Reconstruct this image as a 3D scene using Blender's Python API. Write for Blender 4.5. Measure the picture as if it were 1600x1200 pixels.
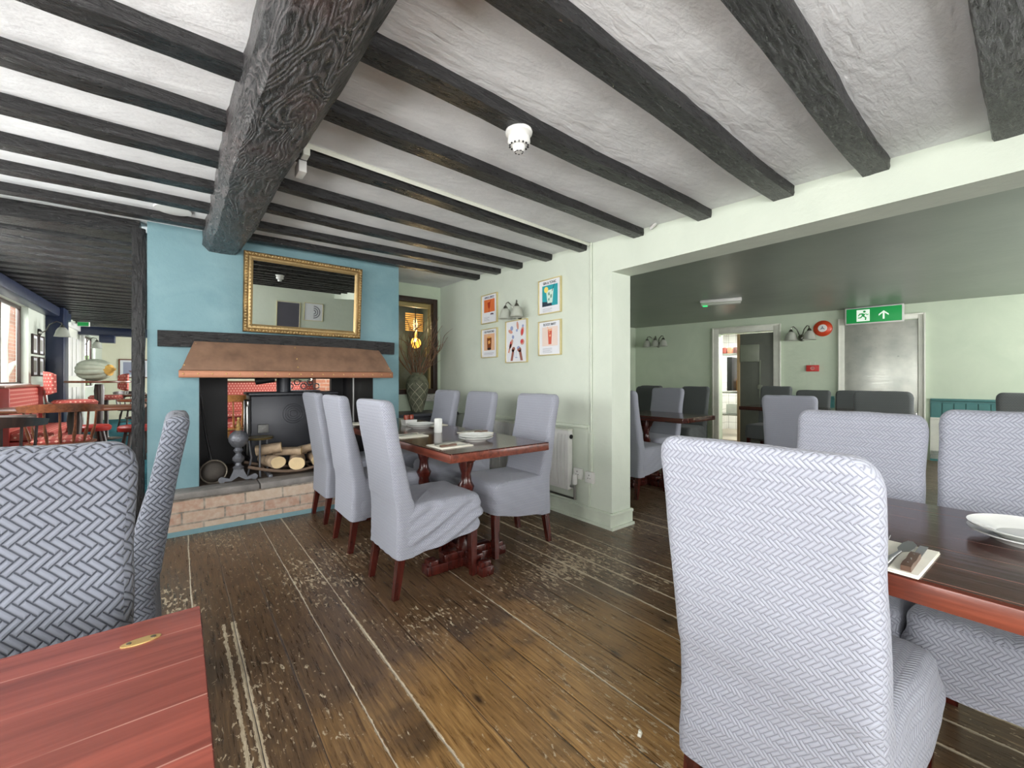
import bpy, bmesh, math, random
from mathutils import Vector, Matrix, noise
R = math.radians
random.seed(7)
scn = bpy.context.scene
for o in list(bpy.data.objects): bpy.data.objects.remove(o)
C = scn.collection

# ------------------------------------------------------------------ camera
cam_d = bpy.data.cameras.new('camera'); cam = bpy.data.objects.new('camera', cam_d); C.objects.link(cam)
cam.location = (0, 0, 1.13); cam.rotation_euler = (R(90), 0, R(-38.2))
cam_d.sensor_width = 36; cam_d.lens = 661 / 1600 * 36; cam_d.shift_y = -8 / 1600
cam_d.clip_start = .03; cam_d.clip_end = 100
scn.camera = cam
# ------------------------------------------------------------------ sky and exposure
w = bpy.data.worlds.new('sky'); scn.world = w; w.use_nodes = True
nt = w.node_tree; bg = nt.nodes['Background']; bg.inputs[0].default_value = (.93, .97, 1, 1); bg.inputs[1].default_value = 3.2
scn.view_settings.view_transform = 'Standard'; scn.view_settings.look = 'None'
scn.view_settings.gamma = 1; scn.view_settings.exposure = 0.0
try: scn.view_settings.use_curve_mapping = False
except Exception: pass
# daylight stand-ins at window openings, mostly tilted up to brighten the ceiling: (centre, size, facing direction, power)
def day_light(loc, sx, sz, rz, power, tilt=0, col=(1, .985, .97)):
    l = bpy.data.lights.new('daylight_fill', 'AREA'); l.shape = 'RECTANGLE'; l.size = sx; l.size_y = sz; l.energy = power; l.color = col
    o = bpy.data.objects.new('daylight_fill', l); C.objects.link(o); o.location = loc; o.rotation_euler = (R(90+tilt), 0, R(rz)); return o
day_light((-1.80, -0.55, 1.35), 1.2, 1.1, -90, 62, 6)
day_light((-1.80, 1.15, 1.35), 1.2, 1.1, -90, 62, 6)
day_light((-1.80, 2.85, 1.35), 1.0, 1.1, -90, 44, 6)
day_light((-1.80, 5.0, 1.5), 1.2, 1.0, -90, 85, 14)
day_light((-0.2, -1.88, 1.35), 1.9, 1.15, 0, 135, 26)
day_light((4.6, -1.88, 1.40), 1.8, 1.1, 0, 85, 20)
day_light((7.2, -1.88, 1.40), 1.5, 1.1, 0, 80, 20)
day_light((3.05, 7.3, 1.40), 1.8, 1.1, 90, 130, 15)  # fill at an unseen side window, both added to brighten the bar
day_light((3.05, 11.5, 1.40), 2.6, 1.1, 90, 230, 15)  # second added fill and unseen opening, further down the bar
day_light((-2.35, 7.5, 2.75), 1.6, .8, -90, 90, -35)  # extra fill above the bar window, hidden from view, brightens the bar
day_light((-2.35, 13.1, 2.75), 1.6, .8, -90, 90, -35)  # same hidden fill added over the far bar window
for lo, sx, sz, rz in (((-1.70, 7.48, 1.55), 1.55, 1.03, -90), ((-1.70, 13.1, 1.5), 1.6, 1.1, -90)):
    pl = day_light(lo, sx, sz, rz, 1); pl.data.cycles.is_portal = True; pl.name = 'sky_portal'

# ------------------------------------------------------------------ materials
def srgb(r, g, b):
    f = lambda c: (c/255/12.92 if c/255 <= .04045 else ((c/255+.055)/1.055)**2.4)
    return (f(r), f(g), f(b), 1)
class NT:
    def __init__(s, name):
        s.m = bpy.data.materials.new(name); s.m.use_nodes = True; s.t = s.m.node_tree
        s.b = s.t.nodes['Principled BSDF']
    def n(s, typ, **kw):
        nd = s.t.nodes.new(typ)
        for k, v in kw.items(): setattr(nd, k, v)
        return nd
    def l(s, a, b): s.t.links.new(a, b)
    def put(s, sock, v):
        if isinstance(v, (int, float)): sock.default_value = v
        elif isinstance(v, tuple): sock.default_value = v
        else: s.l(v, sock)
    def ma(s, op, a, b=None, c=None):
        nd = s.n('ShaderNodeMath', operation=op); s.put(nd.inputs[0], a)
        if b is not None: s.put(nd.inputs[1], b)
        if c is not None: s.put(nd.inputs[2], c)
        return nd.outputs[0]
    def obj(s): return s.n('ShaderNodeTexCoord').outputs['Object']
    def uv(s): return s.n('ShaderNodeTexCoord').outputs['UV']
    def mapv(s, v, sc=(1, 1, 1), rot=(0, 0, 0), loc=(0, 0, 0)):
        nd = s.n('ShaderNodeMapping'); s.l(v, nd.inputs[0]); nd.inputs['Scale'].default_value = sc
        nd.inputs['Rotation'].default_value = rot; nd.inputs['Location'].default_value = loc; return nd.outputs[0]
    def noise(s, v, scale, detail=3, rough=.55, dist=0):
        nd = s.n('ShaderNodeTexNoise'); s.l(v, nd.inputs['Vector']); nd.inputs['Scale'].default_value = scale
        nd.inputs['Detail'].default_value = detail; nd.inputs['Roughness'].default_value = rough
        nd.inputs['Distortion'].default_value = dist; return nd.outputs[0]
    def ramp(s, fac, *stops):
        nd = s.n('ShaderNodeValToRGB'); s.l(fac, nd.inputs[0]); e = nd.color_ramp.elements
        while len(e) < len(stops): e.new(.5)
        for i, (p, c) in enumerate(stops):
            e[i].position = p; e[i].color = c if isinstance(c, tuple) else (c, c, c, 1)
        return nd.outputs[0]
    def mix(s, fac, a, b, mode='MIX'):
        nd = s.n('ShaderNodeMix', data_type='RGBA', blend_type=mode); s.put(nd.inputs[0], fac)
        s.put(nd.inputs[6], a); s.put(nd.inputs[7], b); return nd.outputs[2]
    def xyz(s, v):
        nd = s.n('ShaderNodeSeparateXYZ'); s.l(v, nd.inputs[0]); return nd.outputs
    def bump(s, h, strength=.3, dist=.01, prev=None):
        nd = s.n('ShaderNodeBump'); nd.inputs['Strength'].default_value = strength; nd.inputs['Distance'].default_value = dist
        s.l(h, nd.inputs['Height'])
        if prev is not None: s.l(prev, nd.inputs['Normal'])
        return nd.outputs[0]
    def fin(s, col=None, rough=.5, metal=0, nrm=None, spec=None, **kw):
        if col is not None: s.put(s.b.inputs['Base Color'], col)
        s.put(s.b.inputs['Roughness'], rough); s.put(s.b.inputs['Metallic'], metal)
        if nrm is not None: s.l(nrm, s.b.inputs['Normal'])
        if spec is not None: s.b.inputs['Specular IOR Level'].default_value = spec
        for k, v in kw.items(): s.put(s.b.inputs[k.replace('_', ' ')], v)
        return s.m
def plain(name, col, rough=.5, metal=0, var=.06, bump=0, bscale=60, **kw):
    t = NT(name); o = t.obj(); c = srgb(*col)
    lo = tuple(x*(1-var) for x in c[:3])+(1,); hi = tuple(min(1, x*(1+var)) for x in c[:3])+(1,)
    colr = t.ramp(t.noise(o, 9, 3), (.3, lo), (.7, hi))
    nr = t.bump(t.noise(o, bscale, 4), bump, .01) if bump else None
    return t.fin(colr, rough, metal, nr, **kw)

def mat_wall(name, a, b, bump=.25, scale=2.2, rough=.6):
    t = NT(name); o = t.obj()
    brushy = t.noise(t.mapv(o, (1, 1, 1)), scale, 6, .6, .8)
    col = t.ramp(brushy, (.3, srgb(*a)), (.7, srgb(*b)))
    n1 = t.bump(t.noise(o, 9, 5), bump, .02); n2 = t.bump(t.noise(o, 120, 3), bump*.5, .003, n1)
    return t.fin(col, rough, 0, n2, spec=.3)
def mat_plaster():
    t = NT('rough_white_plaster'); o = t.obj()
    col = t.ramp(t.noise(o, 5, 5), (.3, srgb(222, 223, 224)), (.7, srgb(236, 237, 238)))
    a = t.bump(t.noise(o, 2.2, 3, .45, .5), .5, .04)
    b = t.bump(t.noise(t.mapv(o, (1, 3, 1)), 13, 6, .52, .4), .6, .009, a)
    c = t.bump(t.noise(o, 110, 3), .3, .003, b)
    return t.fin(col, .75, 0, c, spec=.2)
def mat_beam(name, grain=(1, 1, 1), brown=0, big=False):
    t = NT(name); o = t.obj()
    st = t.noise(t.mapv(o, grain), 14, 6, .65, .4)
    fine = t.noise(o, 90, 4, .6)
    col = t.ramp(st, (.3, srgb(15, 15, 16)), (.55, srgb(27, 26, 27)), (.75, srgb(48, 46, 46)))
    nr = t.bump(st, .8, .018); nr = t.bump(fine, .35, .004, nr)
    if big:
        d = t.noise(t.mapv(o, (.55, 2.8, 2.8)), 1.5, 3, .5, .5)
        ring = t.ma('SINE', t.ma('MULTIPLY', d, 290))
        col = t.mix(t.ma('MULTIPLY', t.ma('GREATER_THAN', ring, .5), .38), col, srgb(104, 96, 96))
        br = t.ramp(t.noise(o, 3.2, 3), (.52, 0.), (.66, 1.))
        col = t.mix(t.ma('MULTIPLY', br, .55), col, srgb(72, 52, 50))
        nr = t.bump(ring, .28, .004, nr)
        nick = t.ramp(t.noise(t.mapv(o, (3, 1, 3)), 5.5, 4, .7), (.70, 0.), (.73, 1.))
        col = t.mix(nick, col, srgb(120, 72, 44))
    else:
        nick = t.ramp(t.noise(o, 15, 3, .6), (.755, 0.), (.775, 1.))
        col = t.mix(nick, col, srgb(96, 66, 50))
    rg = t.ramp(st, (.3, .2), (.7, .42))
    return t.fin(col, rg, 0, nr, spec=.55)
def mat_floor():
    t = NT('worn_dark_floorboards'); o = t.obj(); x, y, z = t.xyz(o)[:3]
    wob = t.ma('MULTIPLY', t.ma('SUBTRACT', t.noise(t.mapv(o, (.3, 1, 1)), 2.2, 2), .5), .012)
    xs = t.ma('DIVIDE', t.ma('ADD', t.ma('ADD', x, wob), .101 + 15), .15)
    idx = t.ma('FLOOR', xs); fr = t.ma('FRACT', xs)
    seam = t.ma('MULTIPLY', t.ma('MINIMUM', fr, t.ma('SUBTRACT', 1, fr)), .15)
    wn = t.n('ShaderNodeTexWhiteNoise', noise_dimensions='1D'); t.l(idx, wn.inputs['W']); rnd = wn.outputs[0]
    ids = t.ma('FLOOR', t.ma('ADD', xs, .5))
    wn2 = t.n('ShaderNodeTexWhiteNoise', noise_dimensions='1D'); t.l(t.ma('ADD', ids, 37), wn2.inputs['W']); rs = wn2.outputs[0]
    cm = t.n('ShaderNodeCombineXYZ'); t.l(t.ma('ADD', x, t.ma('MULTIPLY', rnd, 7)), cm.inputs[0]); t.l(y, cm.inputs[1]); t.l(z, cm.inputs[2])
    v = cm.outputs[0]
    grain = t.noise(t.mapv(v, (22, 1.5, 1)), 4, 6, .65, .6)
    fine = t.noise(t.mapv(v, (60, 5, 1)), 5, 4, .6)
    blot = t.noise(v, 2.6, 5, .6)
    amber = t.ramp(grain, (.25, srgb(70, 50, 28)), (.5, srgb(142, 106, 60)), (.75, srgb(186, 148, 94)))
    dark = t.ramp(grain, (.25, srgb(50, 38, 28)), (.55, srgb(92, 70, 48)), (.8, srgb(134, 108, 78)))
    # boards turn amber around the middle, darker further out
    dist = t.n('ShaderNodeVectorMath', operation='DISTANCE'); t.l(t.mapv(o, (1, 1, 0)), dist.inputs[0]); dist.inputs[1].default_value = (1.0, .75, 0)
    amber_mix = t.ramp(t.ma('ADD', dist.outputs['Value'], t.ma('MULTIPLY', t.ma('SUBTRACT', blot, .5), 1.0)), (.7, 1.), (1.9, 0.))
    amber_mix = t.ma('MULTIPLY', amber_mix, t.ma('ADD', .65, t.ma('MULTIPLY', rnd, .35)))
    col = t.mix(amber_mix, dark, amber)
    col = t.mix(t.ramp(blot, (.56, 0.), (.72, .6)), col, srgb(40, 29, 20))
    knots = t.n('ShaderNodeTexVoronoi'); t.l(t.mapv(v, (6, 2.2, 1)), knots.inputs['Vector']); knots.inputs['Scale'].default_value = 1
    col = t.mix(t.ramp(knots.outputs['Distance'], (.03, .85), (.10, 0.)), col, srgb(28, 18, 12))
    # cream undercoat worn through along the seams and in flakes
    edge = t.noise(t.mapv(o, (14, 5, 1)), 6, 5, .7)
    along = t.noise(t.mapv(o, (4, .55, 1)), 2.2, 3)
    wid = t.ma('ADD', t.ma('MULTIPLY', t.ma('SUBTRACT', edge, .5), .024), t.ma('ADD', -.006, t.ma('MULTIPLY', rs, t.ma('MULTIPLY', along, .030))))
    m1 = t.ma('LESS_THAN', seam, wid)
    big = t.noise(t.mapv(o, (1.2, .8, 1), loc=(3.1, 5.2, 0)), 1.7, 2)
    fl = t.noise(t.mapv(o, (2.6, 1, 1)), 24, 8, .68, .5)
    m2 = t.ma('GREATER_THAN', t.ma('ADD', fl, t.ma('MULTIPLY', big, .36)), .795)
    # heavy wear in front of the pillar and the two long scars beside the left table
    d2 = t.n('ShaderNodeVectorMath', operation='DISTANCE'); t.l(t.mapv(o, (1, 2.2, 0)), d2.inputs[0]); d2.inputs[1].default_value = (1.85, 1.80*2.2, 0)
    m3 = t.ma('GREATER_THAN', t.ma('SUBTRACT', fl, t.ma('MULTIPLY', d2.outputs['Value'], .22)), .485)
    def scar(xc, wd):
        dx = t.ma('ABSOLUTE', t.ma('ADD', t.ma('SUBTRACT', x, xc), t.ma('MULTIPLY', wob, .5)))
        return t.ma('LESS_THAN', dx, t.ma('ADD', t.ma('MULTIPLY', t.ma('SUBTRACT', edge, .5), .03), wd))
    lim = t.ma('LESS_THAN', y, 2.35)
    m4 = t.ma('MULTIPLY', t.ma('MAXIMUM', scar(.197, .010), scar(.160, .006)), lim)
    worn = t.ma('MAXIMUM', t.ma('MAXIMUM', m1, m2), t.ma('MAXIMUM', m3, m4))
    cream = t.ramp(fine, (.3, srgb(150, 132, 104)), (.7, srgb(204, 190, 164)))
    col = t.mix(t.ma('MULTIPLY', worn, .9), col, cream)
    gap = t.ma('LESS_THAN', seam, .0012)
    col = t.mix(t.ma('MULTIPLY', gap, t.ma('SUBTRACT', 1, t.ma('GREATER_THAN', rs, .45))), col, srgb(20, 15, 12))
    col = t.mix(t.ma('MULTIPLY', t.ma('LESS_THAN', seam, .0018), t.ma('MULTIPLY', t.ma('GREATER_THAN', rs, .4), .75)), col, srgb(190, 182, 166))
    rg = t.ma('ADD', t.ma('MULTIPLY', worn, .25), t.ma('ADD', .2, t.ma('MULTIPLY', grain, .18)))
    h = t.ma('SUBTRACT', grain, t.ma('MULTIPLY', worn, .8))
    nr = t.bump(h, .28, .004); nr = t.bump(t.ramp(t.ma('MULTIPLY', seam, 60), (0, 0.), (.35, 1.)), .5, .004, nr)
    return t.fin(col, rg, 0, nr, spec=.55)
def mat_cover(name, a, b, s=.0105, n=3, strength=.9):
    t = NT(name); uv = t.mapv(t.uv(), (1/s, 1/s, 1), (0, 0, R(45)))
    x, y = t.xyz(uv)[:2]
    i = t.ma('FLOOR', x); j = t.ma('FLOOR', y); fx = t.ma('FRACT', x); fy = t.ma('FRACT', y)
    k = t.ma('FLOORED_MODULO', t.ma('SUBTRACT', i, j), 2*n)
    hor = t.ma('LESS_THAN', k, n-.5)
    aH = t.ma('ADD', k, fx); aV = t.ma('ADD', t.ma('SUBTRACT', 2*n-1, k), fy)
    al = t.ma('ADD', t.ma('MULTIPLY', hor, aH), t.ma('MULTIPLY', t.ma('SUBTRACT', 1, hor), aV))
    ac = t.ma('ADD', t.ma('MULTIPLY', hor, fy), t.ma('MULTIPLY', t.ma('SUBTRACT', 1, hor), fx))
    d1 = t.ma('MINIMUM', ac, t.ma('SUBTRACT', 1, ac)); d2 = t.ma('MINIMUM', al, t.ma('SUBTRACT', n, al))
    d = t.ma('MINIMUM', d1, d2)
    h = t.ramp(d, (.02, 0.), (.16, .75), (.5, 1.))
    kn = t.noise(t.uv(), 900, 2)
    col = t.ramp(h, (0, srgb(*a)), (1, srgb(*b)))
    nr = t.bump(h, strength, .0035); nr = t.bump(kn, .2, .001, nr)
    return t.fin(col, .9, 0, nr, spec=.15, Sheen_Weight=.15)
def mat_wood(name, dark, light, axis='x', rough=.25, scale=1, seam=None, scratch=False):
    t = NT(name); o = t.obj()
    sc = {'x': (1, 14, 14), 'y': (14, 1, 14), 'z': (14, 14, 1)}[axis]
    g = t.noise(t.mapv(o, sc), 3*scale, 6, .6, .5)
    col = t.ramp(g, (.3, srgb(*dark)), (.7, srgb(*light)))
    nr = t.bump(g, .12, .004)
    if seam:
        q = t.xyz(o)[1 if axis == 'x' else 0]
        xs = t.ma('DIVIDE', t.ma('ADD', q, 10), seam); fr = t.ma('FRACT', xs)
        wn = t.n('ShaderNodeTexWhiteNoise', noise_dimensions='1D'); t.l(t.ma('FLOOR', xs), wn.inputs['W'])
        col = t.mix(t.ma('MULTIPLY', wn.outputs[0], .25), col, srgb(*dark))
        sd = t.ma('MINIMUM', fr, t.ma('SUBTRACT', 1, fr))
        m = t.ma('MULTIPLY', t.ma('LESS_THAN', sd, .012), t.ramp(t.noise(t.mapv(o, (2, 2, 2)), 3, 3), (.35, .1), (.6, .75)))
        col = t.mix(m, col, srgb(176, 130, 116))
    return t.fin(col, rough, 0, nr, spec=.6)
def mat_brick(name, cols, mortar, s=1.0):
    t = NT(name); o = t.obj()
    br = t.n('ShaderNodeTexBrick'); x, y, z = t.xyz(o)[:3]
    cm = t.n('ShaderNodeCombineXYZ'); t.l(t.ma('ADD', x, y), cm.inputs[0]); t.l(z, cm.inputs[1])
    wv = t.n('ShaderNodeVectorMath', operation='ADD'); t.l(cm.outputs[0], wv.inputs[0])
    nz = t.n('ShaderNodeTexNoise'); t.l(o, nz.inputs['Vector']); nz.inputs['Scale'].default_value = 9
    sb = t.n('ShaderNodeVectorMath', operation='SCALE'); t.l(nz.outputs['Color'], sb.inputs[0]); sb.inputs['Scale'].default_value = .012
    t.l(sb.outputs[0], wv.inputs[1]); t.l(wv.outputs[0], br.inputs['Vector'])
    br.inputs['Scale'].default_value = 1; br.inputs['Brick Width'].default_value = .225*s; br.inputs['Row Height'].default_value = .075*s
    br.inputs['Mortar Size'].default_value = .007; br.inputs['Mortar Smooth'].default_value = .3
    br.inputs['Color1'].default_value = srgb(*cols[0]); br.inputs['Color2'].default_value = srgb(*cols[1]); br.inputs['Mortar'].default_value = srgb(*mortar)
    col = t.mix(t.ramp(t.noise(o, 22, 5), (.4, 0.), (.7, .6)), br.outputs['Color'], srgb(*cols[2]))
    nr = t.bump(br.outputs['Fac'], -.8, .012); nr = t.bump(t.noise(o, 60, 5), .5, .006, nr)
    return t.fin(col, .85, 0, nr)
def mat_dots(name, base, dot, s=.045):
    t = NT(name); x, y = t.xyz(t.mapv(t.uv(), (1/s, 1/s, 1)))[:2]
    off = t.ma('MULTIPLY', t.ma('FLOORED_MODULO', t.ma('FLOOR', y), 2), .5)
    fx = t.ma('ABSOLUTE', t.ma('SUBTRACT', t.ma('FRACT', t.ma('ADD', x, off)), .5)); fy = t.ma('ABSOLUTE', t.ma('SUBTRACT', t.ma('FRACT', y), .5))
    m = t.ma('LESS_THAN', t.ma('ADD', fx, fy), .27)
    return t.fin(t.mix(m, srgb(*base), srgb(*dot)), .85, 0, spec=.2)
def mat_carpet():
    t = NT('teal_carpet'); o = t.obj()
    col = t.ramp(t.noise(o, 30, 4), (.35, srgb(28, 74, 84)), (.65, srgb(50, 108, 116)))
    return t.fin(col, .95, 0, t.bump(t.noise(o, 300, 2), .4, .003), spec=.1)
def mat_emit(name, col, st):
    t = NT(name); return t.fin(srgb(*col), .5, 0, Emission_Color=srgb(*col), Emission_Strength=float(st))
def mat_glass(name, rough=0., tint=(1, 1, 1, 1)):
    t = NT(name); g = t.n('ShaderNodeBsdfGlossy'); g.inputs['Roughness'].default_value = rough
    tr = t.n('ShaderNodeBsdfTransparent'); tr.inputs[0].default_value = tint; mx = t.n('ShaderNodeMixShader')
    lw = t.n('ShaderNodeLayerWeight'); lw.inputs[0].default_value = .5
    t.l(t.ma('ADD', t.ma('MULTIPLY', t.ma('POWER', lw.outputs['Facing'], 5), .35), .02), mx.inputs[0]); t.l(tr.outputs[0], mx.inputs[1]); t.l(g.outputs[0], mx.inputs[2])
    t.l(mx.outputs[0], t.t.nodes['Material Output'].inputs[0]); return t.m

M = {}
M['wall'] = mat_wall('pale_mint_wall_paint', (200, 208, 194), (208, 215, 201))
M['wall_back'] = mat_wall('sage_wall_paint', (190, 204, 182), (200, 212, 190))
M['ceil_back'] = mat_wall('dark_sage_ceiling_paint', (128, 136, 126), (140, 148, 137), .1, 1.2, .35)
M['soffit'] = M['wall']
M['blue'] = mat_wall('duck_egg_blue_paint', (112, 148, 156), (130, 163, 170), .3, 2.6)
M['cream'] = mat_wall('cream_wall_paint', (222, 220, 196), (228, 226, 204))
M['plaster'] = mat_plaster()
M['beam_x'] = mat_beam('black_painted_joist', (1, 5, 5))
M['beam_y'] = mat_beam('black_adzed_beam', (3, 1, 3), big=True)
M['beam_z'] = mat_beam('black_upright', (5, 5, 1))
M['navy'] = plain('navy_gloss_paint', (30, 40, 66), .35, bump=.3, bscale=12)
M['floor'] = mat_floor()
M['carpet'] = mat_carpet()
M['cover'] = mat_cover('light_grey_woven_cover', (138, 140, 150), (160, 163, 174), s=.0083, strength=.6)
M['cover_big_shaded'] = mat_cover('shaded_large_woven_cover', (66, 70, 80), (122, 126, 136), s=.0112, strength=1.0)  # larger weave; tone darkened to put the backlit shade into the colour
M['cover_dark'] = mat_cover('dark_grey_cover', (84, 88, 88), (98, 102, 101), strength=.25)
M['mahog'] = mat_wood('red_mahogany_leg', (40, 12, 10), (82, 30, 22), 'z', .25)
M['top_y'] = mat_wood('dark_mahogany_top_lengthwise', (44, 22, 18), (82, 42, 32), 'y', .14, seam=.11)
M['top_edge'] = mat_wood('red_table_edge', (70, 32, 24), (128, 66, 48), 'y', .3)
M['top_x'] = mat_wood('red_mahogany_slatted_top', (100, 48, 40), (148, 76, 62), 'x', .25, seam=.088)
M['oak'] = mat_wood('golden_oak', (150, 92, 44), (196, 132, 70), 'x', .35)
M['brownwood'] = mat_wood('mid_brown_wood', (84, 44, 26), (134, 78, 48), 'x', .3)
M['darkwood'] = mat_wood('dark_brown_wood', (36, 24, 20), (62, 42, 34), 'z', .4)
M['brass'] = plain('brass', (206, 172, 112), .4, .7)
M['gold'] = plain('old_gold_gilding', (132, 106, 66), .45, .8, var=.5, bump=.6, bscale=60)
M['goldlight'] = plain('pale_gold_slip', (172, 148, 104), .42, .7)
M['steel'] = plain('brushed_steel', (170, 170, 168), .3, 1)
M['nickel'] = plain('aged_nickel', (128, 128, 120), .3, 1)
M['copper'] = plain('dull_copper_sheet', (138, 108, 88), .5, .3, var=.25, bump=.15, bscale=8)
M['copper_edge'] = plain('polished_copper_edge', (152, 104, 78), .45, .5)
M['iron'] = plain('cast_iron', (116, 118, 124), .45, .5, bump=.4, bscale=80)
M['black'] = plain('soot_black', (22, 22, 24), .55, bump=.2, bscale=30)
M['stove'] = plain('stove_grey_black', (52, 54, 60), .4, .2)
M['brick'] = mat_brick('hearth_brick', ((178, 142, 122), (194, 174, 154), (208, 196, 180)), (128, 120, 110), 1.15)
M['brick2'] = mat_brick('outside_brick', ((150, 96, 74), (170, 116, 90), (140, 90, 70)), (170, 160, 146))
M['stone'] = plain('grey_hearth_slab', (128, 124, 120), .8, 0, .25, .6, 30)
M['hearthfloor'] = plain('dusty_hearth_floor', (96, 84, 74), .9, 0, .3, .6, 30)
M['bark'] = plain('log_bark', (182, 160, 134), .9, 0, .35, .8, 28)
M['logend'] = plain('cut_log_end', (232, 206, 160), .8, 0, .12, .2, 40)
M['white'] = plain('white_gloss', (216, 216, 212), .35)
M['china'] = plain('white_china', (216, 218, 214), .12)
M['napkin'] = plain('ivory_paper_napkin', (232, 230, 216), .8, bump=.1)
M['frost'] = plain('frosted_shade_glass', (198, 202, 190), .35, Transmission_Weight=.25)
M['trim'] = plain('off_white_trim_paint', (218, 220, 208), .35)
M['trimgreen'] = plain('mint_skirting_paint', (206, 214, 198), .4)
M['teal'] = plain('teal_panelling_paint', (66, 120, 118), .4)
M['doorgrey'] = plain('grey_green_door_paint', (104, 108, 98), .45)
M['alum'] = None
M['mirror'] = plain('mirror_silver', (232, 236, 234), .01, 1, 0)
M['glass'] = mat_glass('window_glass')
M['vase'] = None
M['twig'] = plain('dry_twig', (112, 84, 64), .8, 0, .3)
M['red'] = plain('red_plastic', (196, 52, 46), .4)
M['orange_red'] = plain('bell_red', (204, 70, 36), .35)
M['green_sign'] = mat_emit('green_exit_panel', (10, 140, 66), .35)
M['sign_white'] = mat_emit('sign_white', (226, 240, 226), .5)
M['green_led'] = mat_emit('green_led', (30, 230, 120), 1.5)
M['redfab'] = mat_dots('red_dotted_upholstery', (184, 92, 84), (226, 178, 160))
M['redplain'] = plain('red_vinyl', (158, 44, 36), .4)
M['pumpkin'] = plain('grey_green_pumpkin_skin', (176, 184, 164), .5, 0, .15, .3, 20)
M['pumpstem'] = plain('ochre_stem', (190, 150, 70), .8, 0, .4, .8, 30)
M['print'] = plain('white_print_paper', (224, 226, 230), .5, 0, .02)
M['ink'] = plain('black_ink', (34, 36, 44), .6, 0, 0)
M['benchgrey'] = plain('charcoal_bench', (58, 60, 68), .45)
M['amber'] = mat_emit('amber_glass_glow', (255, 184, 70), 2.2)
M['warm'] = mat_emit('hot_bulb', (255, 222, 150), 5)
M['sauce'] = plain('red_sauce', (140, 52, 26), .25)
M['knifewood'] = plain('brown_knife_handle', (96, 72, 58), .4)
M['tile'] = plain('white_kitchen_tile', (232, 232, 226), .2)
M['plastgrey'] = plain('grey_sage_box', (128, 134, 118), .4)
def mat_alum():
    t = NT('scuffed_aluminium_door_plate'); o = t.obj()
    a = t.noise(t.mapv(o, (1, 1, 7)), 9, 7, .7, .6); b = t.noise(o, 3, 4)
    col = t.mix(t.ramp(b, (.35, 0.), (.65, .8)), srgb(176, 180, 172), srgb(214, 214, 204))
    return t.fin(col, t.ramp(a, (.3, .25), (.7, .5)), .6, t.bump(a, .12, .003))
M['alum'] = mat_alum()
def mat_vase():
    t = NT('green_grey_incised_pottery'); o = t.obj(); x, y, z = t.xyz(o)[:3]
    th = t.ma('MULTIPLY', t.ma('ARCTAN2', y, x), 7/(2*math.pi)); zz = t.ma('MULTIPLY', z, 8.6)
    def ln(a): f = t.ma('ABSOLUTE', t.ma('SUBTRACT', t.ma('FRACT', t.ma('ADD', a, 20)), .5)); return t.ma('LESS_THAN', f, .03)
    m = t.ma('MAXIMUM', ln(t.ma('ADD', th, zz)), ln(t.ma('SUBTRACT', zz, th)))
    m = t.ma('MULTIPLY', m, t.ma('LESS_THAN', z, .33))
    n = t.noise(o, 18, 6, .7)
    col = t.ramp(n, (.3, srgb(62, 64, 50)), (.6, srgb(112, 114, 94)))
    col = t.mix(m, col, srgb(176, 172, 150))
    return t.fin(col, .7, 0, t.bump(n, .5, .006))
M['vase'] = mat_vase()

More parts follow.
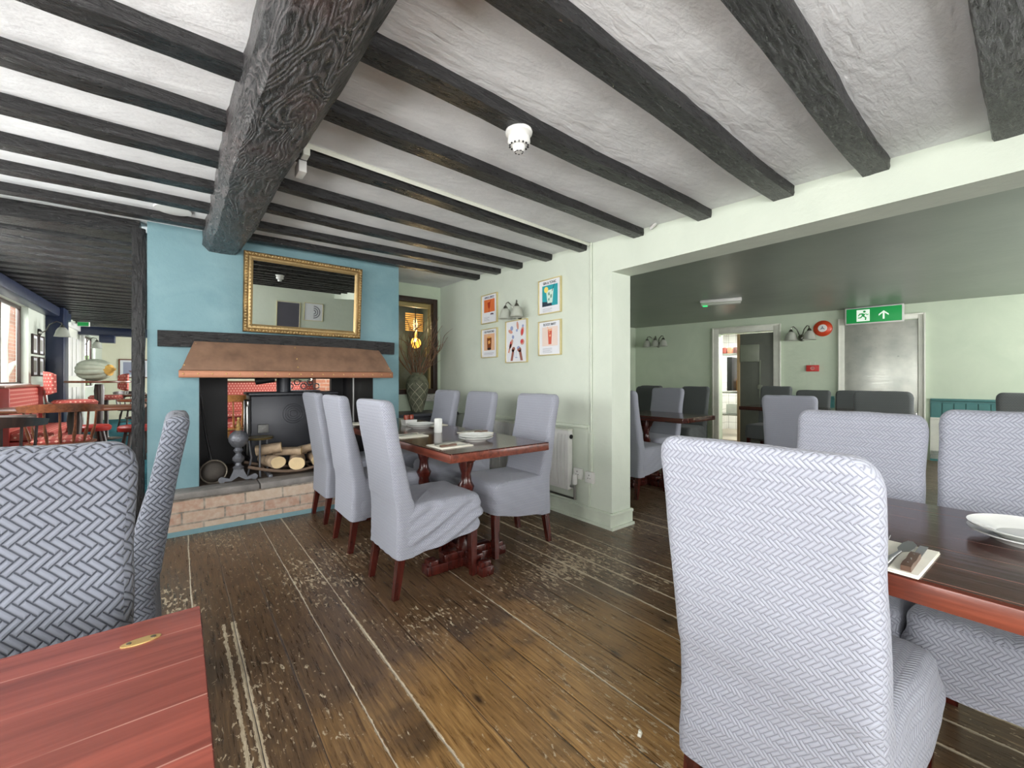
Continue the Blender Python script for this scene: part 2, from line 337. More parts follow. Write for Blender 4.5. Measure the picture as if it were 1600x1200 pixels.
# ------------------------------------------------------------------ mesh building
def box_uv(me):
    if not me.uv_layers: me.uv_layers.new(name='UVMap')
    uv = me.uv_layers[0].data
    for p in me.polygons:
        n = p.normal; ax = max(range(3), key=lambda i: abs(n[i]) * (1.0 if i != 2 else .9))
        for li in p.loop_indices:
            c = me.vertices[me.loops[li].vertex_index].co
            uv[li].uv = (c.y, c.z) if ax == 0 else ((c.x, c.z) if ax == 1 else (c.x, c.y))
def link(name, me, mat, parent=None, loc=None, rz=None):
    if mat is not None and not me.materials: me.materials.append(mat)
    o = bpy.data.objects.new(name, me); C.objects.link(o)
    if parent is not None: o.parent = parent
    if loc is not None: o.location = loc
    if rz is not None: o.rotation_euler = (0, 0, R(rz))
    return o
class MB:
    def __init__(s): s.bm = bmesh.new()
    def box(s, cx, cy, cz, sx, sy, sz, bev=0, rot=None, seg=2):
        m = Matrix.Translation((cx, cy, cz)) @ (rot if rot is not None else Matrix()) @ Matrix.Diagonal((sx, sy, sz, 1))
        r = bmesh.ops.create_cube(s.bm, size=1, matrix=m)
        if bev:
            es = {e for v in r['verts'] for e in v.link_edges}
            bmesh.ops.bevel(s.bm, geom=list(es), offset=bev, segments=seg, profile=.5, affect='EDGES')
        return s
    def lathe(s, prof, c=(0, 0, 0), seg=24, mat=None):
        m = Matrix.Translation(c) @ (mat if mat is not None else Matrix())
        rings = []
        for r, z in prof:
            if r < 1e-5: rings.append([s.bm.verts.new(m @ Vector((0, 0, z)))])
            else: rings.append([s.bm.verts.new(m @ Vector((r*math.cos(2*math.pi*i/seg), r*math.sin(2*math.pi*i/seg), z))) for i in range(seg)])
        for a, b in zip(rings, rings[1:]):
            if len(a) == 1 and len(b) == 1: continue
            for i in range(seg):
                j = (i+1) % seg
                if len(a) == 1: s.bm.faces.new((a[0], b[j], b[i]))
                elif len(b) == 1: s.bm.faces.new((a[i], a[j], b[0]))
                else: s.bm.faces.new((a[i], a[j], b[j], b[i]))
        for rg in (rings[0], rings[-1]):
            if len(rg) > 1:
                try: s.bm.faces.new(rg)
                except Exception: pass
        return s
    def cyl(s, p0, p1, r0, r1=None, seg=14):
        return s.tube([p0, p1], [r0, r0 if r1 is None else r1], seg)
    def tube(s, pts, rad, seg=10):
        pts = [Vector(p) for p in pts]
        if not isinstance(rad, (list, tuple)): rad = [rad]*len(pts)
        rings = []; up = None
        for i, p in enumerate(pts):
            d = (pts[min(i+1, len(pts)-1)] - pts[max(i-1, 0)]).normalized()
            if up is None: up = Vector((0, 0, 1)) if abs(d.z) < .95 else Vector((1, 0, 0))
            a = d.cross(up).normalized(); b = a.cross(d).normalized(); up = b
            rings.append([s.bm.verts.new(p + (a*math.cos(2*math.pi*k/seg) + b*math.sin(2*math.pi*k/seg))*rad[i]) for k in range(seg)])
        for q, w_ in zip(rings, rings[1:]):
            for k in range(seg): s.bm.faces.new((q[k], q[(k+1) % seg], w_[(k+1) % seg], w_[k]))
        s.bm.faces.new(rings[0]); s.bm.faces.new(rings[-1][::-1]); return s
    def ball(s, c, r, sc=(1, 1, 1), seg=16):
        bmesh.ops.create_uvsphere(s.bm, u_segments=seg, v_segments=max(6, seg//2), radius=r, matrix=Matrix.Translation(c) @ Matrix.Diagonal((*sc, 1))); return s
    def prism(s, poly, y0, y1, m=None):
        """poly in (x, z), extruded along y"""
        m = m if m is not None else Matrix()
        a = [s.bm.verts.new(m @ Vector((x, y0, z))) for x, z in poly]; b = [s.bm.verts.new(m @ Vector((x, y1, z))) for x, z in poly]
        s.bm.faces.new(a); s.bm.faces.new(b[::-1])
        for i in range(len(a)):
            j = (i+1) % len(a); s.bm.faces.new((a[j], a[i], b[i], b[j]))
        return s
    def rings(s, rs, cap=True):
        vs = [[s.bm.verts.new(p) for p in r] for r in rs]; n = len(vs[0])
        for a, b in zip(vs, vs[1:]):
            for i in range(n): s.bm.faces.new((a[i], a[(i+1) % n], b[(i+1) % n], b[i]))
        if cap: s.bm.faces.new(vs[0][::-1]); s.bm.faces.new(vs[-1])
        return s
    def mesh(s, name, smooth=True, ang=40):
        bmesh.ops.recalc_face_normals(s.bm, faces=s.bm.faces[:])
        me = bpy.data.meshes.new(name); s.bm.to_mesh(me); s.bm.free()
        if smooth:
            for p in me.polygons: p.use_smooth = True
            try: me.set_sharp_from_angle(angle=R(ang))
            except Exception: pass
        box_uv(me); return me
    def build(s, name, mat, parent=None, loc=None, rz=None, smooth=True, ang=40):
        return link(name, s.mesh(name, smooth, ang), mat, parent, loc, rz)
def thing(name, label, cat, loc=(0, 0, 0), rz=0, group=None, rx=0):
    o = bpy.data.objects.new(name, None); C.objects.link(o); o.empty_display_size = .05
    o.location = loc; o.rotation_euler = (R(rx), 0, R(rz)); return tag(o, label, cat, group)
def tag(o, label=None, cat=None, group=None):
    if label: o['label'] = label
    if cat: o['category'] = cat
    if group: o['group'] = group
    return o
def struct(o): o['kind'] = 'structure'; return o
def copy_tree(o, parent=None):
    c = o.copy(); C.objects.link(c)
    if parent is not None: c.parent = parent
    for ch in list(o.children): copy_tree(ch, c)
    return c
_used = set()
def place(proto, loc, rz, label, group=None, scale=None):
    if proto.name in _used: o = copy_tree(proto)
    else: o = proto; _used.add(proto.name)
    o.location = loc; o.rotation_euler = (0, 0, R(rz)); o['label'] = label
    if group: o['group'] = group
    if scale: o.scale = scale
    return o
def text(name, s, size, mat, parent, loc, rot=(90, 0, 0), width=None):
    cu = bpy.data.curves.new(name, 'FONT'); cu.body = s; cu.size = size; cu.align_x = 'CENTER'; cu.align_y = 'CENTER'; cu.extrude = .0002
    cu.offset = size*.012
    t = bpy.data.objects.new('tmp', cu); C.objects.link(t)
    bpy.context.view_layer.update()
    me = bpy.data.meshes.new_from_object(t.evaluated_get(bpy.context.evaluated_depsgraph_get())); bpy.data.objects.remove(t)
    if width:
        xs = [v.co.x for v in me.vertices]; k = width/(max(xs)-min(xs))
        for v in me.vertices: v.co.x *= k
    me.materials.clear()
    o = link(name, me, mat, parent, loc); o.rotation_euler = tuple(R(a) for a in rot); return o
def panel(name, origin, ang, L, H, th, holes, mat, kind=True, z0=0, parent=None):
    """wall panel, local x along, local -y is the room side"""
    xs = sorted({0, L, *[h[0] for h in holes], *[h[1] for h in holes]}); zs = sorted({z0, H, *[h[2] for h in holes], *[h[3] for h in holes]})
    b = MB()
    for i in range(len(xs)-1):
        # merge vertical runs
        run = None
        for j in range(len(zs)-1):
            cx, cz = (xs[i]+xs[i+1])/2, (zs[j]+zs[j+1])/2
            solid = not any(h[0] < cx < h[1] and h[2] < cz < h[3] for h in holes)
            if solid: run = (run[0], zs[j+1]) if run else (zs[j], zs[j+1])
            if (not solid or j == len(zs)-2) and run:
                b.box(cx, th/2, (run[0]+run[1])/2, xs[i+1]-xs[i], th, run[1]-run[0]); run = None
    o = b.build(name, mat, parent, (origin[0], origin[1], 0), ang, smooth=False)
    return struct(o) if kind else o
def simple(name, x0, x1, y0, y1, z0, z1, mat, bev=0):
    return struct(MB().box((x0+x1)/2, (y0+y1)/2, (z0+z1)/2, x1-x0, y1-y0, z1-z0, bev).build(name, mat, smooth=bool(bev)))

# ------------------------------------------------------------------ the setting
CZ = 2.26
def holes_left():
    return [(.45, 1.65, .85, 2.05), (2.15, 3.35, .85, 2.05), (3.95, 4.95, .85, 2.05), (6.0, 7.2, 1.05, 2.05), (8.3, 9.87, 1.05, 2.07), (13.9, 15.5, .95, 2.07)]
simple('floor', -1.55, 9.6, -1.6, 5.6, -.1, 0, M['floor'])
# bar floor (one low step up beyond the chimney) and the ground outside
simple('floor', -1.55, 1.72, 4.14, 15, .0, .08, M['carpet'])
simple('floor', 1.72, 2.9, 5.72, 15, .0, .08, M['carpet'])
simple('ground', -14, -1.9, -3, 44, -.15, -.05, plain('grey_paving', (170, 170, 164), .9))
def zc(y): return 2.12+.0355*max(-1.6, min(y, 4))
cm_ = MB()
for ya, yb in ((-1.75, 1.0), (1.0, 4.0), (4.0, 15.1)):
    n_ = 12
    if yb > 5: cm_.box(.6, (ya+yb)/2, CZ+.05, 4.6, yb-ya, .1)
    else: cm_.rings([[Vector((-1.7, ya, zc(ya))), Vector((2.56, ya, zc(ya))), Vector((2.56, ya, 2.4)), Vector((-1.7, ya, 2.4))], [Vector((-1.7, yb, zc(yb))), Vector((2.56, yb, zc(yb))), Vector((2.56, yb, 2.4)), Vector((-1.7, yb, 2.4))]])
struct(cm_.build('ceiling', M['plaster'], smooth=False))
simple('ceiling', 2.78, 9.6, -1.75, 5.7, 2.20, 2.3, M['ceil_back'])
lw = panel('wall_left', (-1.55, -1.6), 90, 16.6, CZ, .11, holes_left(), M['wall'])
panel('wall_back', (9.5, -1.6), 180, 11.05, CZ, .2, [(8.75, 10.65, .83, 2.05), (4.0, 5.8, .85, 2.05), (1.55, 3.05, .85, 2.05)], M['wall'])
panel('wall_right', (2.555, 4.69), -90, 2.656, CZ, .225, [], M['wall'])
hd = MB().box(2.6675, .214, 2.10, .225, 3.64, .33, 0).build('wall_header', M['wall'], smooth=False); struct(hd)
panel('wall_niche', (1.715, 4.69), 0, .84, CZ, .12, [(.10, .775, .95, 2.10)], M['wall_back'])
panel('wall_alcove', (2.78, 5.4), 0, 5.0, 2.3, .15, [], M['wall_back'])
FA = -81.6; FO = (7.55, 5.5)
FU = Vector((math.cos(R(FA)), math.sin(R(FA)), 0)); FN = Vector((math.sin(R(FA)), -math.cos(R(FA)), 0))   # FN points into the room
def far(s_, z, off=0): p = Vector((FO[0], FO[1], z)) + FU*s_ + FN*off; return tuple(p)
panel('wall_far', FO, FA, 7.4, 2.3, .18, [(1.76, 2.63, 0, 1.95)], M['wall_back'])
panel('wall_end', (-1.7, 15), 0, 4.6, CZ, .15, [], M['cream'])
panel('wall_bar_right', (2.9, 15), -90, 9.3, CZ, .1, [(2.2, 4.8, .85, 1.95), (6.8, 8.6, .85, 1.95)], M['cream'])  # unseen window openings added to let fill light into the bar
panel('wall_bar_return', (1.72, 5.72), 0, 1.2, CZ, .06, [], M['wall'])
# chimney breast with an opening through to the bar
b = MB(); b.box(-.0305, 4.5, 1.13, .299, 1.0, CZ); b.box(1.5865, 4.5, 1.13, .257, 1.0, CZ); b.box(.7885, 4.5, 1.81, 1.339, 1.0, .90)
struct(b.build('wall_chimney', M['blue'], smooth=False))
panel('wall_fireback', (.105, 4.92), 0, 1.365, 1.4, .07, [(.264, 1.22, .55, 1.13)], M['black'])
for x0, x1 in ((.119, .125), (1.452, 1.458)): simple('trim_1' if x0 < 1 else 'trim_2', x0, x1, 4.004, 4.92, .30, 1.36, M['black'])
simple('trim_3', .12, 1.457, 4.004, 4.92, 1.35, 1.36, M['black'])
# skirting boards, dado
def board(name, p, q, h, t, mat, lip=.02):
    p = Vector(p); q = Vector(q); d = q-p; L = d.length; a = math.degrees(math.atan2(d.y, d.x))
    m = MB().prism([(0, 0), (L, 0), (L, h), (0, h)], 0, t); m.box(L/2, -lip/2, .01, L, lip, .02); m.box(L/2, -.004, h-.012, L, .012, .02, .004)
    o = m.build(name, mat, loc=p, rz=a, smooth=False); return struct(o)
board('baseboard_right', (2.54, 4.69, 0), (2.54, 2.02, 0), .12, .016, M['trimgreen'])
board('baseboard_pillar', (2.52, 2.019, 0), (2.79, 2.019, 0), .12, .016, M['trimgreen'])
board('baseboard_alcove', (2.79, 5.385, 0), (7.5, 5.385, 0), .12, .016, M['trimgreen'])
board('baseboard_far', far(0, 0, .016), far(1.55, 0, .016), .12, .016, M['trimgreen'])
simple('trim_4', 2.53, 2.556, 2.26, 4.69, .735, .762, M['trimgreen'], .005)
simple('trim_5', 2.545, 2.556, 2.24, 2.262, .12, .76, M['trimgreen'], .003)
# teal panelling under a dado on the far wall
def panelling(name, s0, s1):
    m = MB(); L = s1-s0; m.box(L/2, -.012, .42, L, .024, .82); m.box(L/2, -.03, .845, L, .06, .03, .008)
    n = int(L/.11)
    for i in range(n): m.box((i+.5)*L/n, -.027, .45, L/n-.012, .012, .70, .004, seg=1)
    m.box(L/2, -.03, .07, L, .02, .14)
    m2_ = MB().box(L/2, -.036, .585, L, .024, .03, .004).box(L/2, -.03, .30, L, .02, .54); w_ = m2_.build(name, M['trim'], smooth=False); w_.location = far(s0, 0); w_.rotation_euler = (0, 0, R(FA)); struct(w_)
    o = m.build(name, M['teal'], smooth=False); o.location = far(s0, 0); o.rotation_euler = (0, 0, R(FA)); struct(o)
panelling('trim_6', 4.52, 7.3); panelling('trim_7', 2.76, 3.46); panelling('trim_8', .1, 1.55)

# --- ceiling timbers
def wavy_beam(name, p, q, wd, dp, z_top, mat, amp=.012, taper=0, seed=0, round_=.25, n=40, rise=0):
    p = Vector(p); q = Vector(q); L = (q-p).length; a = math.atan2(q.y-p.y, q.x-p.x); rs = []
    prof = [(-.5, 0), (-.5, -.35), (-.5, -.7), (-.5+round_*.45, -1+round_*.06), (-.2, -1), (0, -1), (.2, -1), (.5-round_*.45, -1+round_*.06), (.5, -.7), (.5, -.35), (.5, 0)]
    prof = prof + [(0, .04)]
    for i in range(n+1):
        f = i/n; x = f*L; ww = wd*(1+taper*f); sw = (noise.noise(Vector((x*1.1, seed*7.1, 0))))*amp*1.6; sz = noise.noise(Vector((x*.9, seed*3.3, 5)))*amp*.9
        r = []
        for k, (u, v) in enumerate(prof):
            nn = noise.noise(Vector((x*5, k*1.7+seed*9, 2)))*amp*.45 + noise.noise(Vector((x*17, k*2.3+seed*5, 8)))*amp*.22
            y = u*ww + sw + (nn if v > -.99 else 0)*(1 if u >= 0 else -1)
            z = v*dp + (sz+nn*.6 if v < -.05 else 0)
            r.append(Vector((x, y, z+rise*f)))
        rs.append(r)
    return struct(MB().rings(rs).build(name, mat, loc=(p.x, p.y, z_top), rz=math.degrees(a), ang=28))
mb = wavy_beam('ceiling_beam', (.283, -1.6), (.275, 4.0), .25, .152, zc(-1.6), M['beam_x'], .018, .0, 3, .35, 110, zc(4)-zc(-1.6))
mb.data.materials.clear(); mb.data.materials.append(mat_beam('black_adzed_main_beam', (1, 3, 3), big=True))
i = 0
for yl, yr, wd in ((-1.2, -1.2, .11), (-.78, -.78, .11), (-.36, -.36, .11), (.06, .08, .13), (.45, .505, .105), (.84, .885, .105), (1.29, 1.325, .09), (1.69, 1.80, .088), (2.14, 2.32, .082), (2.58, 2.72, .082), (3.03, 3.12, .08), (3.47, 3.47, .08), (3.85, 3.85, .08)):
    wavy_beam('ceiling_joist', (.40, yl), (2.556, yr), wd, .050, zc(yl), M['beam_x'], .010, 0, 11+i, .1, 44, zc(yr)-zc(yl)); i += 1
for y in (-1.3, -.88, -.46, -.04, .38, .80, 1.22, 1.645, 2.055, 2.475, 2.895, 3.31, 3.72):
    wavy_beam('ceiling_joist', (-1.56, y), (.17, y), .092, .050, zc(y), M['beam_x'], .009, 0, 31+i, .1, 36); i += 1
wavy_beam('ceiling_joist', (-1.56, 4.12), (-.22, 4.10), .15, .11, CZ, M['beam_x'], .02, 0, 88, .3, 24)
y = 4.42
while y < 14.8:
    wavy_beam('ceiling_joist', (-1.56, y), (-.185 if y < 5.0 else 2.9, y), .17, .05, CZ, M['beam_x'], .009, 0, 50+i, .12, 22); i += 1; y += .285
simple('wall_beam', -1.56, -1.40, 4.0, 10.0, 2.06, 2.2, M['navy'], .02)
simple('cross_beam', -1.55, 2.9, 11.4, 11.65, 1.98, 2.14, M['navy'], .01)
simple('beam_bracket', -1.22, -1.0, 11.38, 11.62, 1.84, 1.99, M['navy'], .01)
wavy_beam('door_post', (0, 0), (2.2, 0), .09, .07, 0, M['beam_x'], .02, 0, 5, .3, 30)
dp = bpy.data.objects['door_post']; dp.rotation_euler = (0, R(-90), 0); dp.location = (-.262, 4.03, 0); dp.rotation_euler = (R(0), R(-90), 0)
simple('wall_post', -1.55, -1.36, 9.15, 9.5, .08, 2.2, M['navy'], .01)

# ------------------------------------------------------------------ windows and doors
def window(name, y0, y1, z0, z1, cols=3, bars=2, mat='white'):
    t = bpy.data.objects.new(name, None); C.objects.link(t); t.location = (-1.63, (y0+y1)/2, z0); struct(t)
    W, H = y1-y0, z1-z0; f = MB()
    for a in (-1, 1): f.box(0, a*(W/2-.02), H/2, .03, .04, H, .003)
    f.box(0, 0, .02, .0298, W-.08, .04, .003); f.box(0, 0, H-.02, .0298, W-.08, .04, .003)
    for k in range(1, cols): f.box(0, -W/2+W*k/cols, H/2, .022, .028, H-.08, .003)
    for k in range(1, bars+1): f.box(0, 0, H*k/(bars+1), .03, W-.1, .018, .003)
    f.build('window_frame', M[mat], t)
    MB().box(-.01, 0, H/2, .004, W-.06, H-.06).build('window_pane', M['glass'], t, smooth=False)
    MB().box(.06, 0, .008, .10, W-.01, .02, .004).build('window_sill', M['white'], t)
    return t
for k, (y0, y1, z0, z1) in enumerate(((-1.15, .05, .85, 2.05), (.55, 1.75, .85, 2.05), (2.35, 3.35, .85, 2.05), (4.4, 5.6, 1.05, 2.05))):
    window('window_%d' % (k+1), y0, y1, z0, z1, 2, 1)
window('window_5', 6.7, 8.27, 1.05, 2.07, 2, 0, 'darkwood'); window('window_6', 12.3, 13.9, .95, 2.07, 3, 1, 'darkwood')
def window_back(name, xc, W, z0, z1):
    t = bpy.data.objects.new(name, None); C.objects.link(t); t.location = (xc, -1.68, z0); struct(t); H = z1-z0; f = MB()
    for a in (-1, 0, 1): f.box(a*(W/2-.025), 0, H/2, .05, .06, H, .004)
    f.box(0, 0, .025, W-.1, .058, .05, .004); f.box(0, 0, H-.025, W-.1, .058, .05, .004); f.build('window_frame', M['white'], t)
    MB().box(0, -.01, H/2, W-.06, .004, H-.06).build('window_pane', M['glass'], t, smooth=False)
window_back('window_7', -.2, 1.9, .83, 2.05); window_back('window_8', 4.6, 1.8, .85, 2.05); window_back('window_9', 7.2, 1.5, .85, 2.05)
# seen through the bar windows: a brick wall and a white birch
o = struct(MB().box(-2.80, 13.2, 1.3, .22, .5, 2.8).build('garden_wall', M['brick2'], smooth=False))
tr = MB(); tr.tube([(-2.06, 9.55, -.05), (-2.05, 9.6, .9), (-2.06, 9.62, 1.6), (-2.02, 9.7, 2.8)], [.07, .06, .05, .04], 10); tr.tube([(-2.05, 9.6, 1.15), (-1.98, 9.68, 1.35), (-1.90, 9.75, 1.42)], [.045, .035, .025], 8); tr.tube([(-2.05, 9.6, 1.35), (-2.12, 9.5, 1.9), (-2.2, 9.4, 2.6)], [.04, .03, .02], 8)
tag(tr.build('birch_tree', plain('birch_bark', (216, 214, 206), .8, bump=.3)), 'white branching birch trunk outside the left bar window', 'tree')
g = MB()
for k in range(26):
    a = random.random()*6.28; g.ball((-11+k*.33, 27+random.uniform(-.6, .6), .9+random.uniform(-.4, .8)), random.uniform(.6, 1.0), seg=10)
gm = g.mesh('hedge'); 
for v in gm.vertices: v.co += Vector((noise.noise(v.co*4), noise.noise(v.co*4+Vector((9, 0, 0))), noise.noise(v.co*4+Vector((0, 9, 0)))))*.12
o = link('hedge', gm, plain('hedge_green', (120, 150, 90), .9, 0, .4)); tag(o, 'pale green clipped hedge far outside the bar windows', 'hedge'); o['kind'] = 'stuff'

# white panelled door on the bar's window wall
def door_obj(name, loc, rz): t = bpy.data.objects.new(name, None); C.objects.link(t); t.location = loc; t.rotation_euler = (0, 0, R(rz)); return struct(t)
t = door_obj('door_1', (-1.55, 10.2, .08), 90)
MB().box(.8, -.02, .98, 1.5, .04, 1.96, .004).build('door_leaf', M['trim'], t)
f = MB()
for x in (0, 1.6): f.box(x, -.04, 1.0, .12, .08, 2.0, .008)
f.box(.8, -.04, 2.0, 1.72, .08, .1, .008); f.build('door_frame', M['white'], t)
f = MB()
for x in (.42, .8, 1.18):
    for z in (.55, 1.45): f.box(x, -.045, z, .3, .012, .7, .005)
f.build('door_panels', M['white'], t)
# kitchen doorway with the leaf standing half open
def architrave(t, s0, s1, H, w=.11):
    f = MB()
    f.box(s0-w/2, -.015, (H+w)/2, w, .03, H+w, .006); f.box(s1+w/2, -.015, (H+w)/2, w, .03, H+w, .006); f.box((s0+s1)/2, -.015, H+w/2, s1-s0, .0298, w, .006)
    f.box(s0-w+.01, -.035, (H+w)/2, .022, .03, H+w, .005); f.box(s1+w-.01, -.035, (H+w)/2, .022, .03, H+w, .005); f.box((s0+s1)/2, -.035, H+w-.01, s1-s0+2*w-.04, .0298, .022, .005)
    return f.build('door_frame', M['trim'], t)
t = door_obj('door_2', far(1.76, 0), FA); architrave(t, 0, .87, 1.95)
l = MB(); l.box(.60, .06, .965, .53, .045, 1.93, .003); l.build('door_leaf', M['doorgrey'], t)
MB().box(.318, .05, .965, .045, .07, 1.93, .003).build('door_edge', plain('pale_timber_edge', (176, 152, 112), .5), t)
MB().box(.50, .025, 1.58, .30, .05, .30, .01).box(.66, .028, 1.13, .02, .018, .66).box(.66, .026, .99, .07, .025, .07, .004).build('closer_box', M['plastgrey'], t)
# kitchen glimpse behind
kx = lambda s_, off, z: far(1.76+s_, z, -off)
def kbox(name, s0, s1, o0, o1, z0, z1, mat, label, cat, bev=.004):
    o = MB().box((s0+s1)/2, (o0+o1)/2, (z0+z1)/2, s1-s0, o1-o0, z1-z0, bev).build(name, mat); o.location = far(1.76, 0); o.rotation_euler = (0, 0, R(FA))
    return tag(o, label, cat) if label else struct(o)
kbox('floor', -.6, 1.6, .18, 2.2, -.1, .004, plain('pale_kitchen_floor', (170, 160, 140), .3), None, None, 0)
kbox('ceiling', -.6, 1.6, .18, 2.2, 2.3, 2.35, M['white'], None, None, 0)
def mat_tiles():
    t_ = NT('white_square_tiles'); br = t_.n('ShaderNodeTexBrick'); t_.l(t_.uv(), br.inputs['Vector']); br.offset = 0
    br.inputs['Scale'].default_value = 1; br.inputs['Brick Width'].default_value = .15; br.inputs['Row Height'].default_value = .15; br.inputs['Mortar Size'].default_value = .003
    br.inputs['Color1'].default_value = br.inputs['Color2'].default_value = srgb(236, 236, 230); br.inputs['Mortar'].default_value = srgb(150, 148, 140)
    return t_.fin(br.outputs['Color'], .2)
M['tiles'] = mat_tiles()
kbox('wall_kitchen', -.6, 1.6, 2.1, 2.2, 0, 2.3, M['tiles'], None, None, 0)
kbox('wall_kitchen', -.62, -.5, .18, 2.1, 0, 2.3, M['tiles'], None, None, 0)
kbox('wall_kitchen', 1.5, 1.62, .18, 2.1, 0, 2.3, M['tiles'], None, None, 0)
kl = bpy.data.lights.new('kitchen_striplight', 'AREA'); kl.energy = 70; kl.shape = 'RECTANGLE'; kl.size = 1.2; kl.size_y = .2; ko = bpy.data.objects.new('kitchen_striplight', kl); C.objects.link(ko); ko.location = far(2.1, 2.17, -.9)
k = thing('steel_shelving', 'stainless steel rack seen through the half open kitchen door', 'rack', far(1.60, 0, -.85), FA)
for z in (.42, .86, 1.62): MB().box(.05, .1, z, .55, .4, .03, .004).build('shelf', M['steel'], k)
for x in (-.2, .3):
    for y_ in (-.08, .28): MB().cyl((x, y_, 0), (x, y_, 1.7), .014).build('upright', M['steel'], k)
kbox('kitchen_equipment', -.03, .06, .55, .95, .9, 1.55, M['black'], 'tall black catering appliance inside the kitchen doorway', 'appliance')
kbox('storage_tub', -.02, .2, .85, 1.1, .89, 1.1, plain('yellow_tub', (214, 150, 60), .4), 'orange tub on the rack beyond the kitchen door', 'tub')
kbox('storage_crate', -.12, .22, .8, 1.15, .44, .62, plain('white_crate', (214, 216, 214), .5), 'white crate on the low shelf beyond the kitchen door', 'crate')
for q in range(3):
    o = MB().box(0, 0, .06, .09, .09, .12, .01).build('food_pack', plain('pack_%d' % q, ((140, 70, 60), (196, 120, 90), (90, 60, 54))[q], .5)); o.location = far(1.60-.02+q*.11, 1.637, -.9); o.rotation_euler = (0, 0, R(FA))
    tag(o, ('dark red food pack left on the top rack shelf in the kitchen', 'tan food pack in the middle of the kitchen top shelf', 'brown food pack right on the top rack shelf in the kitchen')[q], 'food pack', 'packs on the kitchen rack')
# aluminium faced door
t = door_obj('door_3', far(3.58, 0), FA); architrave(t, 0, .82, 1.98, .075)
MB().box(.41, -.003, .985, .82, .02, 1.97, .003).build('door_plate', M['alum'], t)
h = MB().box(.785, -.025, .60, .05, .04, .12, .006); h.cyl((.785, -.05, .63), (.71, -.05, .63), .009); h.build('door_handle', M['steel'], t)
# niche window: dark frame, glass, small room behind with a pendant
t = door_obj('window_10', (1.815, 4.69, .95), 0)
f = MB(); W, H = .675, 1.15
for x in (.03, W-.03): f.box(x, -.02, H/2, .06, .07, H, .006)
f.box(W/2, -.02, .03, W-.12, .068, .06, .006); f.box(W/2, -.02, H-.03, W-.12, .068, .06, .006); f.build('window_frame', M['darkwood'], t)
f = MB()
for x in (.072, W-.072): f.box(x, .03, H/2, .022, .04, H-.12, .003)
f.box(W/2, .03, H-.085, W-.17, .039, .05, .003); f.build('window_bead', plain('old_yellow_paint', (170, 152, 100), .5), t)
MB().box(W/2, .035, H/2, W-.12, .005, H-.12).build('window_pane', M['glass'], t, smooth=False)
MB().box(W-.13, .0, .50, .018, .03, .11, .004).build('window_handle', M['brass'], t)
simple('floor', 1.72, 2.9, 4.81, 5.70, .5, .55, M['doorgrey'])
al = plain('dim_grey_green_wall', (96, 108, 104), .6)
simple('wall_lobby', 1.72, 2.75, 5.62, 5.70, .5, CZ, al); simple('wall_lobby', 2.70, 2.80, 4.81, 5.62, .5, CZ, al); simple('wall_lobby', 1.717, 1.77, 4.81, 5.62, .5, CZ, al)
# ------------------------------------------------------------------ fireplace
hb = MB().box(.685, 3.94, .13, 1.55, .16, .26).build('hearth_base', M['brick'], smooth=False); struct(hb)
struct(MB().box(.685, 3.862, .018, 1.56, .012, .036).build('baseboard_hearth', M['blue'], smooth=False))
# slab front is in three rough stones
rs = MB()
for x0, x1 in ((-.10, .50), (.505, 1.02), (1.025, 1.47)):
    rs.box((x0+x1)/2, 3.935, .285, x1-x0, .18, .052, .012)
sm = rs.mesh('hearth_slab')
for v in sm.vertices: v.co += Vector((0, noise.noise(v.co*9)*.012, noise.noise(v.co*7)*.006))
struct(link('hearth_slab', sm, M['stone']))
simple('hearth_bed', .119, 1.458, 4.02, 4.92, 0, .308, M['hearthfloor'])
lm = wavy_beam('lintel', (-.122, 3.965), (1.637, 3.965), .07, .115, 1.478, M['beam_x'], .016, 0, 77, .2, 60)
for v in lm.data.vertices: v.co.z += .012*math.sin(math.pi*min(1, max(0, v.co.x/1.76)))
# copper hood
t = thing('copper_hood', 'dull copper canopy hood with rivets over the open fireplace', 'fireplace hood', (.783, 3.93, 1.165))
hd_ = MB(); t0, b0 = .695, .782
def hood_ring(w2, y_, z): return [Vector((-w2, 0.0, z)), Vector((-w2, y_, z)), Vector((w2, y_, z)), Vector((w2, 0.0, z))]
hd_.rings([hood_ring(b0, -.14, .028), hood_ring(b0-.012, -.135, .04), hood_ring(.735, -.085, .14), hood_ring(t0, -.005, .245)], cap=True).build('canopy', M['copper'], t, ang=25)
MB().box(0, -.07, .0, b0*2+.008, .148, .052, .003).build('edge_band', M['copper_edge'], t)
def rivet_row(pts, name='rivet'):
    m = MB().ball((0, 0, 0), .0055, (1, .6, 1), 8).mesh(name)
    for p in pts: link(name, m, M['brass'], t, p)
rivet_row([(-.76+k*.0845, -.146, .002) for k in range(19)])
rivet_row([(-.02, -.13, .06), (-.02, -.095, .13), (-.02, -.025, .225)] + [(sg*(b0-.02-u*.08), -.135+u*.125, .045+u*.19) for sg in (-1, 1) for u in (.1, .4, .7, .95)])
